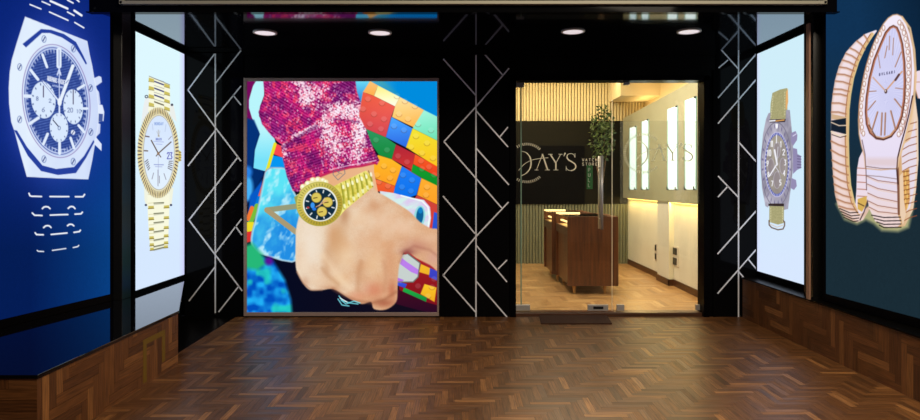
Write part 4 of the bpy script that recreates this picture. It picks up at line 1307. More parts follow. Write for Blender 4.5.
# ---------------- artwork 5: rose gold coiled bracelet watch
def paint_coil(px, py):
    def bg(x, y):
        c = mixc((16, 50, 84), (26, 44, 54), (y - 40) / 150)
        c = c * (1 - 0.30 * np.clip((x - 860) / 60, 0, 1)[:, None] * np.clip(1 - y / 200, 0, 1)[:, None])
        return c * (0.96 + 0.08 * vnoise(x * 1.4, y * 1.4, 5))[:, None]
    p = Paint(px, py, bg)
    rose, edge, dk = (238, 220, 232), (196, 140, 100), (64, 34, 26)
    # warm glow under the coils
    outL = [(876, 30), (865, 34), (855, 42), (846, 52), (839, 66), (835, 80), (833, 92), (831.4, 105), (831, 120), (831, 140), (831.8, 155), (833, 175), (835, 195), (838.5, 208), (845, 217), (857, 222.5), (863, 220), (868, 212), (871, 204)]
    p.poly([(837, 204), (845, 219), (857, 223.5), (866, 219), (874, 223), (882, 230), (898, 231), (908, 227), (913, 205), (900, 200), (872, 204), (860, 214)], (206, 200, 140), 0.8, 4.0, grow=0.8)
    # rear coil, right side (seen past the head)
    p.poly([(914, 74), (917, 71), (924, 70), (924, 100), (918, 98), (915, 88)], rose); p.line([(914.6, 76), (915, 88), (918, 98)], 0.9, edge); p.line([(916, 82), (924, 82)], 0.8, edge)
    p.poly([(908, 100), (915, 96), (918, 120), (918.5, 160), (916, 190), (913, 210), (905, 226), (896, 228), (896, 170), (900, 140)],
           lambda x, y: mixc((240, 214, 190), (214, 170, 120), (915 - x) / 16))
    p.poly([(901, 146), (910, 140), (913, 128), (915, 118), (916.5, 160), (914, 190), (910, 208), (906, 212), (903, 190)], (232, 220, 232))
    for k in range(14):
        y = 122 + k * 7.2
        p.line([(902.5, y + 6), (909, y + 2.2), (916.6, y)], 0.9, (150, 84, 52), 0.9)
    p.poly([(902, 172), (909, 168), (910, 200), (906, 212), (902, 204)], (214, 150, 70), 0.85, 1.5)
    for k in range(8):
        p.line([(903, 172 + k * 4.6), (909, 171 + k * 4.6)], 1.1, (120, 66, 30), 0.8); p.line([(905.6 + (k % 2) * 1.6, 172 + k * 4.6), (905.6 + (k % 2) * 1.6, 176 + k * 4.6)], 0.9, (250, 214, 120), 0.9)
    # left coil
    inn = [(877, 31), (870, 40), (863, 50), (857.5, 64), (853, 80), (850, 95), (848.6, 110), (848.2, 140), (848.8, 165), (850.5, 185), (855, 205), (861, 213), (866, 210)]
    def coil(x, y):
        c = mixc((244, 230, 240), (238, 210, 200), (y - 30) / 200)
        xl = np.interp(y, [30, 52, 80, 105, 140, 175, 208, 222], [868, 846, 835, 831.4, 831, 833, 838.5, 857])
        sh_ = np.clip((x - xl - 9) / 8, 0, 1)[:, None] * 0.35 + np.clip(1 - (x - xl) / 2.5, 0, 1)[:, None] * 0.35
        return c * (1 - sh_) + np.array([[196, 142, 104]]) * sh_
    p.poly(outL + inn[::-1][1:], coil, soft=0.8)
    edge_in = [(872, 34), (864, 47), (857, 62), (852, 78), (849, 95), (847.4, 110), (846.8, 140), (847.4, 165), (849, 185), (853, 203), (859, 213)]
    p.line(edge_in, 3.2, (226, 186, 134)); p.line([(q[0] - 1.6, q[1]) for q in edge_in], 0.8, (160, 100, 62)); p.line([(q[0] + 1.8, q[1]) for q in edge_in], 0.8, (244, 222, 150), 0.8)
    ribs = [((864, 35), (868, 42)), ((857, 41), (865, 49)), ((850, 48), (861, 55)), ((846, 53.5), (858, 60)), ((842.5, 60), (856, 66)), ((839.5, 67), (854, 71)), ((837, 74), (852, 77)), ((835.6, 81), (850.6, 84.5)),
            ((834, 89), (849, 91.5)), ((833, 94), (847, 96)), ((832, 103), (846.4, 105)), ((831.4, 112), (846, 114)), ((831, 141), (846.4, 147)), ((831, 150), (847, 157.5)), ((832, 160), (848, 166.5)),
            ((832.6, 168), (848, 175)), ((833, 176), (848.6, 183)), ((834, 184), (850, 190.5)), ((835, 191.5), (851, 197.5)), ((836.6, 199), (853, 204)), ((839, 206), (855.4, 209.6))]
    for a, b_ in ribs:
        mx_, my_ = (a[0] + b_[0]) / 2, (a[1] + b_[1]) / 2 + 0.8 * (1 if a[1] > 130 else -1.2)
        p.line([a, (mx_, my_), b_], 1.5, (176, 122, 90), 0.95, 1.0); p.line([(a[0], a[1] + 1.4), (mx_, my_ + 1.4), (b_[0], b_[1] + 1.4)], 0.7, (222, 178, 140), 0.6)
    # dark clasp gap
    p.poly([(831.6, 114), (846.6, 117), (846.6, 121), (831.6, 119)], (210, 176, 140))
    p.poly([(831.2, 120.5), (846, 118), (846.2, 134.4), (831, 130.6)], (22, 34, 48))
    p.line([(831.4, 122.4), (839, 125.6), (846, 125.4)], 1.0, (230, 206, 180)); p.line([(831.2, 131.6), (838, 135.4), (846, 134.6)], 1.1, (240, 222, 190)); p.line([(832, 134.6), (840, 137.4), (846, 136)], 0.8, (60, 40, 30))
    for k in range(4): p.line([(834, 217 - 6 + k * 0), (834, 211)], 0.1, dk, 0)
    for k, yy in enumerate((208.5, 211.5, 214.4, 217.2)):
        p.line([(839.6 + k * 1.4, yy), (850 + k * 1.2, yy + 4.4), (860 - k * .6, yy + 3.6)], 1.0, (38, 26, 26), 0.95)
    # second coil, seen between
    p.poly([(863, 150), (859, 158), (857, 170), (856.4, 190), (855.4, 204), (859, 214), (865, 212), (868, 200), (868, 160)], rose)
    for k in range(5): p.line([(857.4, 168 + k * 7), (867, 168.6 + k * 7)], 0.9, (176, 112, 86), 0.9)
    p.poly([(857.6, 199), (866.6, 196), (867, 203), (862, 212), (857.6, 209)], (216, 176, 90)); p.line([(858, 203), (864, 206)], 1, (90, 60, 40))
    p.line([(868, 200), (864, 212), (860, 220)], 1.3, (66, 44, 50), 0.8)
    # front coil below the head
    fc = [(866, 162), (897, 165), (897.5, 190), (898, 215), (901, 224), (896, 228), (884, 226.5), (875, 221), (869, 208), (867, 195), (866, 180)]
    p.poly(fc, lambda x, y: mixc((226, 222, 248), (240, 214, 210), (y - 170) / 50), soft=0.8)
    for k, (yl, yr) in enumerate([(176, 183.5), (184, 192.5), (193, 202), (201, 209), (207, 214)]):
        for dx in (0, 1.5): p.line([(866.6 + k * .6, yl + dx), (878, yl + 4.6 + dx), (897, yr + dx - 0.4)], 0.8, (150, 92, 66) if dx == 0 else (236, 206, 190), 0.95)
    for k, yy in enumerate((214.5, 218, 221.4, 224.6)):
        p.line([(871.6 + k * 2.6, yy + .6), (884, yy + 3), (901, yy + 2.6)], 1.1, (30, 22, 26), 0.95)
    p.line([(897.6, 168), (898.4, 190), (898.8, 214)], 2.4, (120, 76, 62), 0.9)
    p.poly([(899.6, 176), (903, 172), (904, 200), (906, 214), (903, 225), (900, 214)], (236, 206, 176))
    # head
    head = [(897, 15), (893, 15.6), (888.6, 18.4), (884, 24), (879.4, 32), (873, 48), (867, 66), (863, 84), (860, 104), (859, 120), (859.6, 134), (862, 146), (865, 156), (866, 168), (881, 169.4), (896.4, 168), (899, 160), (902.6, 145), (907, 128), (911, 110), (913.6, 90),
            (914.4, 70), (912.6, 48), (909.6, 34), (906, 24), (901.6, 17)]
    p.poly(head, (214, 170, 130), 1, 1.2, grow=1.0)
    p.poly(head, lambda x, y: mixc((244, 236, 250), (232, 222, 244), (y - 60) / 100), soft=0.8)
    p.line([(902, 17), (910, 28), (914.4, 50), (916, 76), (914.4, 98), (911.4, 116), (908, 128), (903.6, 144), (899, 158), (897, 168)], 1.8, (232, 196, 150), 0.9)
    p.line([(912.6, 96), (909, 114), (905, 130), (901, 144), (897.6, 158), (896.8, 170), (898, 184)], 1.3, (60, 32, 30), 0.95)
    p.line([(862, 140), (865, 154), (866, 170), (866.6, 190)], 0.9, (100, 70, 70), 0.8)
    p.poly([(866, 158), (898, 158), (897, 167), (866.4, 166)], (220, 190, 182), 0.5, 5)
    p.line([(866, 166.4), (881, 168.4), (897, 169)], 0.8, (120, 90, 80), 0.9); p.line([(866.4, 175.4), (880, 176.5), (897, 179)], 0.8, (120, 90, 80), 0.7)
    # diamonds on both sides
    dr = [(899.5, 22.5), (902, 27.5), (904, 33), (905.6, 39), (906.9, 45.4), (907.8, 52), (908.4, 59), (908.6, 66), (908.6, 73), (908.4, 80), (908, 87), (907.4, 94), (906.6, 101), (905.6, 108), (904.3, 115), (902.8, 122), (901, 128.6), (898.8, 134.4)]
    dl_ = [(883.6, 28), (880, 34), (876.8, 40.6), (874, 47.4), (871.6, 54.4), (869.4, 61.6), (867.4, 69), (865.6, 76.4), (864.2, 84), (862.9, 91.6), (861.9, 99), (861.2, 106.4), (861, 113.6), (861.2, 120.6), (862, 127.4), (863.4, 133.6)]
    p.line(dr, 4.0, (240, 226, 226), 0.9, 1); p.line(dl_, 3.4, (240, 224, 220), 0.9, 1)
    p.line([(q[0] + 2.7, q[1]) for q in dr], 0.8, (176, 116, 84), 0.9); p.line([(q[0] - 2.2, q[1]) for q in dl_], 0.8, (190, 134, 96), 0.8)
    for q in dr: p.ell(q[0], q[1], 1.7, 2.5, (168, 116, 92), 0.85, ring=0.7); p.ell(q[0] - .3, q[1] - .5, 1.0, 1.5, (255, 252, 255))
    for q in dl_: p.ell(q[0], q[1], 1.4, 2.6, (176, 126, 100), 0.85, ring=0.7); p.ell(q[0], q[1] - .4, 0.8, 1.5, (255, 250, 252))
    dialp = [(893.4, 25.8), (890, 27.4), (885.6, 32.6), (880.6, 44), (874, 60), (869.4, 78), (866.4, 98), (865.6, 112), (866.6, 124), (870, 133), (876.4, 138.6), (883.4, 139.6), (891, 136.6), (897.6, 128), (902, 116), (904.4, 100), (905.2, 82), (904.6, 62), (902.4, 44), (899.4, 33), (897, 27.6)]
    p.poly(dialp, (104, 58, 46), 1, 0.8, grow=0.9)
    p.poly(dialp, (186, 120, 92), 1, 0.7, grow=-0.3)
    ctr = (886, 92)
    def dial(x, y):
        an = np.arctan2(y - ctr[1], (x - ctr[0]) * 2.2)
        t = (np.sin(an * 64) * 0.5 + 0.5) * 0.35 + 0.3 * fbm(x * .08, y * .05, 9)
        return mixc((222, 222, 252), (186, 186, 230), t)
    p.poly(dialp, dial, 1, 0.7, grow=-1.7)
    p.line([(868.4, 118), (870.6, 129), (876, 136.4), (883, 138), (890, 135.4), (896, 128)], 1.4, (206, 160, 120), 0.8)
    p.line([(869, 125), (876, 137.6), (884, 139.4), (892, 136)], 1.0, (40, 24, 24), 0.7)
    gd = (188, 140, 112)
    for P, wd in [([(893.4, 38), (892.6, 55)], 0.7), ([(889.6, 36), (889, 50)], 0.7), ([(887, 46), (884.6, 58)], 0.8), ([(901, 52), (895, 67)], 0.9), ([(878, 55), (880, 68)], 0.7), ([(895.4, 88), (903, 89)], 0.9),
                  ([(868, 91.6), (876, 91)], 1.0), ([(894.6, 99), (902, 108.4)], 1.5), ([(875.4, 101), (868, 110)], 1.1), ([(877.6, 112), (871.4, 132)], 1.6), ([(882, 113), (881, 135)], 1.6), ([(885.4, 113), (884.6, 135)], 1.5), ([(890.8, 111), (895.6, 130)], 1.7)]:
        p.line(P, wd, gd, 0.95); p.line([(P[0][0] + .5, P[0][1]), (P[1][0] + .5, P[1][1])], wd * .3, (96, 60, 60), 0.6)
    p.text('BVLGARI', 879.2, 73.4, 2.3, (66, 62, 96), 0.5, 1, adv=2.45, slope=-0.18, wfac=.42)
    p.line([(885.6, 91), (873, 77.4)], 1.3, (214, 168, 140)); p.line([(885.6, 91), (902, 71.6)], 1.5, (214, 164, 132)); p.line([(895.4, 80), (899, 74.6)], 2.2, (96, 66, 66))
    p.ell(885.8, 91.4, 1.5, 2.2, (90, 66, 62)); p.ell(885.4, 90.8, 0.7, 1, (230, 210, 200))
    return p.c


KR = -0.080
placeR = big_place(3.12, 5.46, KR)
bigR = empty('watch_display', (3.25, 4.5, 0.5))
tag(bigR, 'large dark teal backlit display of a rose gold coiled bracelet watch at the right edge', 'illuminated display')
pxs = np.concatenate([np.linspace(1300, 932, 24), np.linspace(930, 826, 240)])
zs = np.concatenate([np.linspace(0.507, 0.9, 20)[:-1], np.linspace(0.9, 3.12, 520), np.linspace(3.16, 3.8, 8)])
print_wall('printed_sheet', pxs, zs, placeR, paint_coil, bigR, True)
pa = lr(placeR, 1300, 183)[:2]; pb = lr(placeR, 826, 183)[:2]
nr_ = Vector((-1, KR)).normalized()
wall_frame(bigR, pa, pb, 0.507, 3.8, 0.03, 0.066, 0.05, M['frame_black'], nr_, top=False, proud=0.012)

# ------------------------------------------------------------------ ceiling downlights
for k, (dx, lab) in enumerate([(265, 'leftmost of the four round ceiling downlights, nearest the white gold-watch display'),
                               (380, 'round ceiling downlight above the right half of the hand poster, second from left'),
                               (573, 'round ceiling downlight above the left part of the glass door, third from left'),
                               (689, 'rightmost of the four round ceiling downlights, nearest the right tiled pillar')]):
    yy = F * (ZC - EYE) / (CY - (32.4 if k < 2 else 31.2))
    c = (X(dx, yy), yy, ZC)
    e = empty('ceiling_downlight', c)
    tag(e, lab, 'ceiling light', 'round downlights in the black ceiling')
    bm = bmesh.new(); cyl(bm, (c[0], c[1], ZC - 0.006), (c[0], c[1], ZC + 0.004), 0.096, 40)
    mesh_obj('lens', bm, M['downlight'], e)
    bm = bmesh.new()
    n = 40
    r0, r1 = 0.096, 0.112
    ring = [[bm.verts.new((c[0] + r * math.cos(2 * math.pi * i / n), c[1] + r * math.sin(2 * math.pi * i / n), z)) for i in range(n)] for r, z in ((r0, ZC - 0.010), (r1, ZC - 0.008), (r1, ZC), (r0, ZC))]
    for a in range(4):
        for i in range(n):
            bm.faces.new([ring[a][i], ring[a][(i + 1) % n], ring[(a + 1) % 4][(i + 1) % n], ring[(a + 1) % 4][i]])
    bmesh.ops.recalc_face_normals(bm, faces=bm.faces)
    mesh_obj('rim', bm, M['white_plastic'], e, smooth=True)

# ------------------------------------------------------------------ shop interior shell
YB = 11.45
RX = 3.0
SC = 3.30
zA, zB = Z(204, YB) + .0, Z(121, YB)         # dark recess band on the back wall
bm = bmesh.new()
box(bm, -1.4, 3.5, YB, YB + 0.12, 0, 3.4)
wsb = mesh_obj('wall_shop_back', bm, M['slat_gap']); tag(wsb, kind='structure')


def slats(name, x0, x1, z0, z1, mat, pitch=0.054):
    bm = bmesh.new()
    x = x0
    while x < x1:
        pts = []
        wv = pitch * 0.80
        for i in range(7):
            t = i / 6
            pts.append((x + wv * t, YB - 0.012 - 0.016 * math.sin(math.pi * t)))
        prism(bm, pts + [(x + wv, YB), (x, YB)], z0, z1)
        x += pitch
    return mesh_obj(name, bm, mat, wsb)


slats('fluted_panel', -1.35, 3.32, zB, 3.3, M['slat'])
slats('fluted_panel', -1.35, 2.98, 0.01, zA, M['slat_low'])
B('dark_panel', M['recess'], wsb, (-1.35, 2.985, YB - 0.02, YB, zA, zB))
B('black_board', M['board'], wsb, (-0.6, X(584, YB), YB - 0.045, YB - 0.02, zA, Z(146, YB)))
tag(B('wall_shop_left', M['cream_wall'], None, (-1.4, -1.3, 7.12, YB, 0, 3.4)), kind='structure')
tag(B('ceiling_shop', M['shop_ceiling'], None, (-1.4, 3.6, 7.12, YB + .1, SC, SC + 0.1)), kind='structure')
# outer right wall of the shop with partition in front
tag(B('wall_shop_right', M['shop_ceiling'], None, (3.32, 3.42, 7.12, YB, 0, 3.4)), kind='structure')
# partition: cream lower wall, beige upper cabinet wall with sloping top
YN = 7.13
bm = bmesh.new(); box(bm, RX, RX + 0.1, YN, YB, 0.01, 1.22)
part = mesh_obj('wall_partition', bm, M['cream_wall']); tag(part, kind='structure')
bm = bmesh.new()
zbot = 1.185
tN, tF = 2.76, 2.60
a = [(RX - 0.09, YN, zbot), (RX + 0.1, YN, zbot), (RX + 0.1, YN, tN), (RX - 0.09, YN, tN)]
b = [(RX - 0.09, YB - .03, zbot), (RX + 0.1, YB - .03, zbot), (RX + 0.1, YB - .03, tF), (RX - 0.09, YB - .03, tF)]
hexa(bm, a, b)
mesh_obj('upper_panel', bm, M['beige_panel'], part)
B('led_strip', M['cove_led'], part, (RX - 0.03, RX - 0.012, YN + 0.05, YB - 0.1, zbot - 0.012, zbot - 0.001))
pil_y0, pil_y1 = 640 * 2.93 / (669 - 460), 640 * 2.93 / (659.5 - 460)
B('pilaster', M['cream_wall'], part, (RX - 0.07, RX, pil_y0, pil_y1 + .1, 0.01, zbot))
bs = B('baseboard_right', M['walnut_dark'], None, (RX - 0.014, RX, YN, pil_y0, 0.01, 0.10), (RX - 0.014, RX, pil_y1 + .1, YB - .02, 0.01, 0.10),
       (RX - 0.084, RX - 0.07, pil_y0 - .014, pil_y1 + .114, 0.01, 0.10), (RX - 0.084, RX - .014, pil_y0 - 0.014, pil_y0, 0.01, 0.10))
tag(bs, kind='structure')
# bulkhead over the partition at the back
tag(B('ceiling_bulkhead', M['shop_ceiling'], None, (X(615, 11.0), 3.32, 10.6, YB - 0.03, Z(98, 10.9), SC)), kind='structure')

# luminous slots in the partition (things fixed to it)
XS = RX - 0.09
slots = [(630.0, 636.8, 127, 'dark narrow'), (642.2, 649.2, 120.5, ''), (668, 678.2, 107.6, ''), (685.4, 697, 98.6, '')]
labs = ['lit white vertical wall slot farthest inside the shop, beside the fluted wall',
        'lit white vertical wall slot, second from the fluted back wall',
        'lit white vertical wall slot, second nearest the glass front',
        'tallest lit white vertical wall slot, nearest the glass front']
for (a0, a1, yt, _), lb in zip(slots, labs):
    y1_, y0_ = F * XS / (a0 - CX), F * XS / (a1 - CX)
    zt_ = Z(yt, (y0_ + y1_) / 2); z0_ = Z(189.6, (y0_ + y1_) / 2)
    e = empty('wall_light_slot', (XS, (y0_ + y1_) / 2, z0_))
    tag(e, lb, 'wall light', 'lit slots on the shop wall')
    B('opal_panel', M['niche_light'], e, (XS - 0.006, XS + 0.002, y0_ + .02, y1_ - .02, z0_, zt_))
    B('side_reveal', M['niche_edge'], e, (XS - 0.012, XS, y0_, y0_ + .02, z0_, zt_), (XS - 0.012, XS, y1_ - .02, y1_, z0_, zt_))
    for yy in (y0_ + 0.02, y1_ - 0.05):
        B('bracket', M['black_plastic'], e, (XS - 0.035, XS - .002, yy, yy + 0.022, z0_ - 0.005, z0_ + 0.012), (XS - 0.035, XS - 0.027, yy, yy + 0.022, z0_ + 0.012, z0_ + 0.04))
    B('bracket', M['black_plastic'], e, (XS - 0.03, XS - .002, y0_ + .005, y0_ + 0.03, zt_ - 0.02, zt_ + 0.004))

# wall sockets
for nm, yc, wd, za, zb2, lb in (('wall_socket', F * RX / (656.4 - CX), 0.10, None, None, 'small double socket plate left of the pilaster on the cream wall'),
                                ('wall_socket', F * RX / (675 - CX), 0.34, None, None, 'large double socket plate right of the pilaster on the cream wall')):
    y0_, y1_ = yc - wd / 2, yc + wd / 2
    zt_ = Z(243.5 if wd < .2 else 246, yc); zb_ = Z(260.5 if wd < .2 else 266, yc)
    e = empty(nm, (RX, yc, zb_)); tag(e, lb, 'socket')
    B('plate', M['white_plastic'], e, (RX - 0.010, RX + .001, y0_, y1_, zb_, zt_), bevel=0.002)
    h = (zt_ - zb_)
    for k in range(2):
        B('socket_insert', M['black_plastic'], e, (RX - 0.018, RX - .008, y0_ + .02 + (.05 if wd > .2 else 0), y1_ - 0.02, zb_ + h * (0.08 + .5 * k), zb_ + h * (0.42 + .5 * k)), bevel=0.002)

# ------------------------------------------------------------------ display counters
def counter(x0, x1, y0, y1, label, seam=None):
    e = empty('display_counter', ((x0 + x1) / 2, (y0 + y1) / 2, 0.01))
    tag(e, label, 'counter')
    z0, z1 = 0.115, 1.015
    zc = 0.90
    B('end_panel', M['walnut'], e, (x0, x1 - 0.085, y0, y0 + 0.025, z0, z1), bevel=0.002)
    B('side_panel', M['walnut'], e, (x1 - 0.082, x1, y0, y1, z0, z1), bevel=0.002)
    B('body', M['walnut'], e, (x0 + 0.03, x1 - 0.085, y0 + 0.03, y1, z0, zc - 0.05))
    B('front_rail', M['walnut_dark'], e, (x0, x0 + 0.03, y0 + 0.03, y1, zc - 0.14, zc - 0.03))
    B('velvet_tray', pm_tray, e, (x0 + 0.03, x1 - 0.085, y0 + 0.03, y1 - 0.02, zc - 0.05, zc - 0.035))
    B('glass_case', M['glass'], e, (x0 + 0.004, x1 - 0.1, y0 + 0.026, y1 - 0.026, z1 - 0.012, z1 - 0.004))
    B('back_end', M['walnut'], e, (x0, x1 - 0.085, y1 - 0.025, y1, z0, z1))
    B('light_bar', M['strip_light'], e, (x0 + 0.06, x0 + 0.085, y0 + 0.10, y1 - 0.05, zc + 0.01, zc + 0.03))
    B('light_bar', M['strip_light'], e, (x0 + 0.0, x0 + 0.34, y1 - 0.05, y1 - 0.03, z1 - 0.006, z1 + 0.012))
    for k in range(6):
        xx = x0 + 0.10 + (k % 3) * (x1 - x0 - .25) / 3; yy = y0 + 0.2 + (k // 3) * 0.4
    for xx in (x0 + 0.10, x1 - 0.16):
        for yy in (y0 + 0.08, y1 - 0.10):
            bm = bmesh.new(); cyl(bm, (xx, yy, 0.01), (xx, yy, z0), 0.016, 14, 0.026)
            mesh_obj('leg', bm, M['brass_leg'], e, smooth=False)
    return e


pm_tray = pmat('cream_velvet', s255(232, 206, 150), 0.9)
counter(X(567.5, 8.29), X(618.5, 8.29), 8.29, 9.30, 'walnut display counter nearest the glass door, with lit glass case')
counter(X(567.5, 8.29) - 0.05, X(618.5, 8.29) - 0.12, 9.36, 10.25, 'walnut display counter behind the nearer one, only its left side showing')

# ------------------------------------------------------------------ indoor plant at the back
plant = empty('indoor_tree', (2.42, 10.9, 0.01))
tag(plant, 'leafy green indoor tree in a planter behind the counters', 'plant')
bm = bmesh.new(); cyl(bm, (2.42, 10.9, 0.01), (2.42, 10.9, 0.5), 0.15, 28, 0.19)
mesh_obj('planter', bm, M['pot'], plant)
bm = bmesh.new()
cyl(bm, (2.42, 10.9, 0.48), (2.40, 10.9, 1.3), 0.028, 10, 0.02)
cyl(bm, (2.40, 10.9, 1.28), (2.52, 10.92, 2.1), 0.02, 10, 0.01)
cyl(bm, (2.40, 10.9, 1.28), (2.30, 10.86, 1.9), 0.017, 10, 0.009)
cyl(bm, (2.40, 10.9, 1.3), (2.44, 10.8, 2.3), 0.014, 10, 0.007)
mesh_obj('trunk', bm, M['bark'], plant)
V, FF = [], []
for k in range(620):
    while True:
        q = np.array([random.uniform(-1, 1) for _ in range(3)])
        if np.linalg.norm(q) < 1: break
    c = np.array([2.42, 10.86, 2.30]) + q * np.array([0.22, 0.22, 0.52])
    d = Vector([random.gauss(0, 1), random.gauss(0, 1), random.gauss(-.2, .8)]).normalized()
    s = d.cross(Vector((random.gauss(0, 1), random.gauss(0, 1), random.gauss(0, 1)))).normalized()
    L, Wd = random.uniform(0.05, 0.085), random.uniform(0.014, 0.022)
    up = s.cross(d) * 0.006
    k0 = len(V)
    c = Vector(c)
    V += [tuple(c), tuple(c + d * L * .45 + s * Wd + up), tuple(c + d * L), tuple(c + d * L * .45 - s * Wd + up), tuple(c + d * L * .5)]
    FF += [(k0, k0 + 1, k0 + 4), (k0 + 1, k0 + 2, k0 + 4), (k0 + 2, k0 + 3, k0 + 4), (k0 + 3, k0, k0 + 4)]
me = bpy.data.meshes.new('foliage'); me.from_pydata(V, [], FF); me.materials.append(M['leaf'])
fo = bpy.data.objects.new('foliage', me); COL.objects.link(fo); fo.parent = plant
fo.matrix_parent_inverse = Matrix.Translation(-Vector(plant.location))

# ------------------------------------------------------------------ glass front
YG = 7.05
zg0, zg1 = 0.042, Z(82, YG)
door = empty('door_1', (X(521, YG), YG, 0.036)); tag(door, kind='structure')
B('glass_pane', M['glass'], door, (X(521.4, YG), X(611.6, YG), YG - 0.005, YG + 0.005, zg0, zg1))
B('glass_edge', M['glass_edge'], door, (X(520.5, YG), X(521.6, YG), YG - 0.012, YG + 0.006, zg0, zg1))


def fitting(parent, a, b_, c, d, nm='patch_fitting'):
    return B(nm, M['chrome'], parent, (X(a, YG), X(b_, YG), YG - 0.017, YG + 0.017, Z(d, YG), Z(c, YG)), bevel=0.002)


fitting(door, 512.8, 530, 304.6, 310.4)
fitting(door, 587.5, 608, 304.6, 310.6)
B('lock_cylinder', M['black_plastic'], door, (X(593, YG), X(603, YG), YG - 0.02, YG - 0.016, Z(308.8, YG), Z(306.2, YG)))
fitting(door, 515, 524, 82.6, 87.4)
# pull handle
bm = bmesh.new()
hx = X(600.6, YG)
cyl(bm, (hx, YG - 0.055, Z(229, YG)), (hx, YG - 0.055, Z(156, YG)), 0.016, 24)
cyl(bm, (hx, YG + 0.055, Z(229, YG)), (hx, YG + 0.055, Z(156, YG)), 0.016, 24)
for zz in (Z(167, YG), Z(219, YG)):
    cyl(bm, (hx, YG - 0.055, zz), (hx, YG + 0.055, zz), 0.009, 16)
mesh_obj('pull_handle', bm, M['chrome'], door, smooth=True)

win = empty('window_1', (X(612.4, YG), YG, 0.036)); tag(win, kind='structure')
B('glass_pane', M['glass'], win, (X(612.3, YG), X(703.6, YG), YG - 0.005, YG + 0.005, zg0, zg1))
B('frosting_band', M['film'], win, (X(620, YG), X(703.4, YG), YG - 0.0075, YG - 0.0055, Z(204, YG), Z(121, YG)))
B('glass_edge', M['vinyl_white'], win, (X(611.8, YG), X(612.3, YG), YG - 0.006, YG + 0.006, zg0, Z(100, YG)))
fitting(win, 616.5, 624, 304.4, 310.6)
fitting(win, 695.5, 702.5, 304.4, 310.0)
fitting(win, 623.5, 629.4, 77.5, 85)
fitting(win, 699.6, 704, 276, 282.4)
B('top_rail', M['chrome'], win, (X(612.5, YG), X(703, YG), YG - 0.014, YG + 0.014, zg1 - 0.002, zg1 + 0.018))
side = empty('window_2', (X(515, YG), YG, 0.036)); tag(side, kind='structure')
B('glass_pane', M['glass'], side, (X(514.6, YG), X(520.6, YG), YG - 0.005, YG + 0.005, zg0, zg1))

# lettering
YL = YG - 0.0062


def strokes(bm, P, wds, Yl=YL, th=0.0012, unit=True):
    """ribbon along P (artwork px) with widths (px) per point, butt-joined solid"""
    n = len(P)
    pts = [Vector((X(a, YG), 0, Z(b_, YG))) for a, b_ in P]
    if not hasattr(wds, '__len__'): wds = [wds] * n
    Lf, Rt = [], []
    for i in range(n):
        if i == 0: d = pts[1] - pts[0]
        elif i == n - 1: d = pts[-1] - pts[-2]
        else: d = (pts[i + 1] - pts[i]).normalized() + (pts[i] - pts[i - 1]).normalized()
        d = d.normalized()
        nn = Vector((-d.z, 0, d.x)) * wds[i] * 0.5 * YG / F
        Lf.append(pts[i] + nn); Rt.append(pts[i] - nn)
    for i in range(n - 1):
        q = [Lf[i], Lf[i + 1], Rt[i + 1], Rt[i]]
        hexa(bm, [(v.x, Yl - th, v.z) for v in q], [(v.x, Yl, v.z) for v in q])


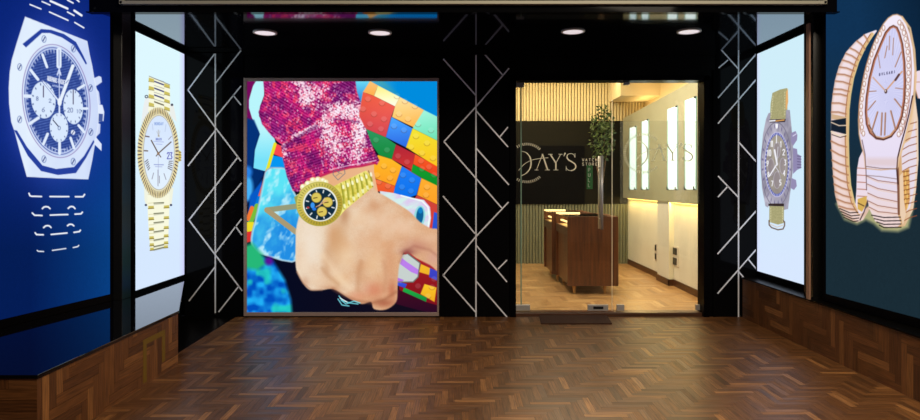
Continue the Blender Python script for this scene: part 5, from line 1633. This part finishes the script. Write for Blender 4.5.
def logo(parent, dx, dy, name='shop_lettering', mat=None):
    bm = bmesh.new()
    T = lambda P: [(a + dx, b_ + dy) for a, b_ in P]
    # ring of short dashes, open on the right where the letters stand
    for k in range(60):
        an = math.radians(k * 6)
        deg = k * 6
        if 318 <= deg or deg <= 42: continue
        if 182 < deg < 215 and dx == 0: pass
        r0, r1 = 17.6, 20.2
        ux, uy = math.cos(an), math.sin(an)
        a_ = (526.8 + r0 * ux, 163 + r0 * uy); b2 = (526.8 + r1 * ux, 163 + r1 * uy)
        if dx == 0 and min(a_[0], b2[0]) < 515.2: continue
        strokes(bm, T([a_, b2]), 0.72)
    # D bowl, with the long swash through the A
    strokes(bm, T(smooth_pts([(521.6, 151.2), (526, 152.6), (529.8, 157), (531, 163), (529.6, 169), (525.6, 173.6), (520.6, 176)])), [0.5] * 6 + [0.9] * 6 + [1.5] * 12 + [1.2] * 6 + [0.8] * 6 + [0.5])
    strokes(bm, T(smooth_pts([(518.6, 170.6), (524, 164.4), (531, 160.4), (539, 158.6), (548.2, 157.8)])), 0.55)
    # A
    strokes(bm, T([(542.4, 154.2), (536.4, 170)]), 0.6); strokes(bm, T([(542.2, 153.8), (547.6, 170)]), 1.5)
    strokes(bm, T([(534.6, 170), (538.4, 170)]), 0.6); strokes(bm, T([(545, 170), (549.8, 170)]), 0.6)
    # Y
    strokes(bm, T([(550.2, 154.4), (555.8, 163)]), 1.4); strokes(bm, T([(560.6, 154.4), (555.8, 163)]), 0.6); strokes(bm, T([(555.8, 162.6), (555.8, 170)]), 1.4)
    strokes(bm, T([(548, 154.3), (552.6, 154.3)]), 0.6); strokes(bm, T([(558.6, 154.3), (562.4, 154.3)]), 0.6); strokes(bm, T([(553.4, 170), (558.2, 170)]), 0.6)
    # apostrophe
    strokes(bm, T([(565.2, 152.8), (563.6, 156.4)]), [1.5, 0.5])
    # S
    strokes(bm, T(smooth_pts([(574.8, 157.4), (573.6, 154.6), (570.8, 153.6), (567.8, 154.6), (566.9, 157.2), (568.4, 159.8), (572, 162), (575, 164.4), (575.6, 167.4), (573.6, 169.8), (570.4, 170.6), (567.2, 169.4), (566, 166.6)])),
            [0.5] * 6 + [0.6] * 12 + [0.9] * 6 + [1.3] * 24 + [1.1] * 12 + [0.6] * 12 + [0.5])
    strokes(bm, T([(566, 166.2), (566, 170.8)]), 0.5); strokes(bm, T([(574.9, 153.4), (574.9, 157.6)]), 0.5)
    return mesh_obj(name, bm, mat or M['vinyl_white'], parent)


def caption(parent, txt, x, y, h, adv, wd, mat, name, vertical=False, wf=0.6, Yl=YL):
    bm = bmesh.new()
    k = h / 6.0
    for i, ch in enumerate(txt):
        ox, oy = (x, y + i * adv) if vertical else (x + i * adv, y)
        for st in FONT.get(ch, []):
            P = [(ox + q[0] * k * wf, oy + q[1] * k) for q in st]
            for s0, s1 in zip(P[:-1], P[1:]):
                strokes(bm, [s0, s1], wd, Yl)
    return mesh_obj(name, bm, mat, parent)


logo(door, 0, 0)
caption(door, 'WATCH', 582.2, 158.6, 2.7, 3.3, 0.5, M['vinyl_white'], 'shop_lettering', wf=0.9)
caption(door, 'STORE', 582.2, 162.8, 2.7, 3.3, 0.5, M['vinyl_white'], 'shop_lettering', wf=0.9)
M['vinyl_faint'] = vinyl('etched_vinyl', s255(252, 254, 250), 0.75)
YL = YG - 0.0080
logo(win, 116.6, -9.6, mat=M['vinyl_faint'])
YL = YG - 0.0062
stk = B('pull_sticker', M['green_vinyl'], door, (X(586.6, YG), X(592.6, YG), YL - 0.001, YL, Z(189, YG), Z(165, YG)))
caption(door, 'PULL', 588.2, 168.2, 3.4, 5.1, 0.6, M['vinyl_white'], 'sticker_lettering', vertical=True, wf=0.8, Yl=YL - 0.0012)

# ------------------------------------------------------------------ doormat
bm = bmesh.new()
prism(bm, [(0.83, 6.56), (1.56, 6.56), (1.60, 6.96), (0.86, 6.96)], 0.0, 0.014, bevel=0.004)
tag(mesh_obj('doormat', bm, M['mat']), 'thin dark brown doormat on the parquet in front of the glass door', 'doormat')
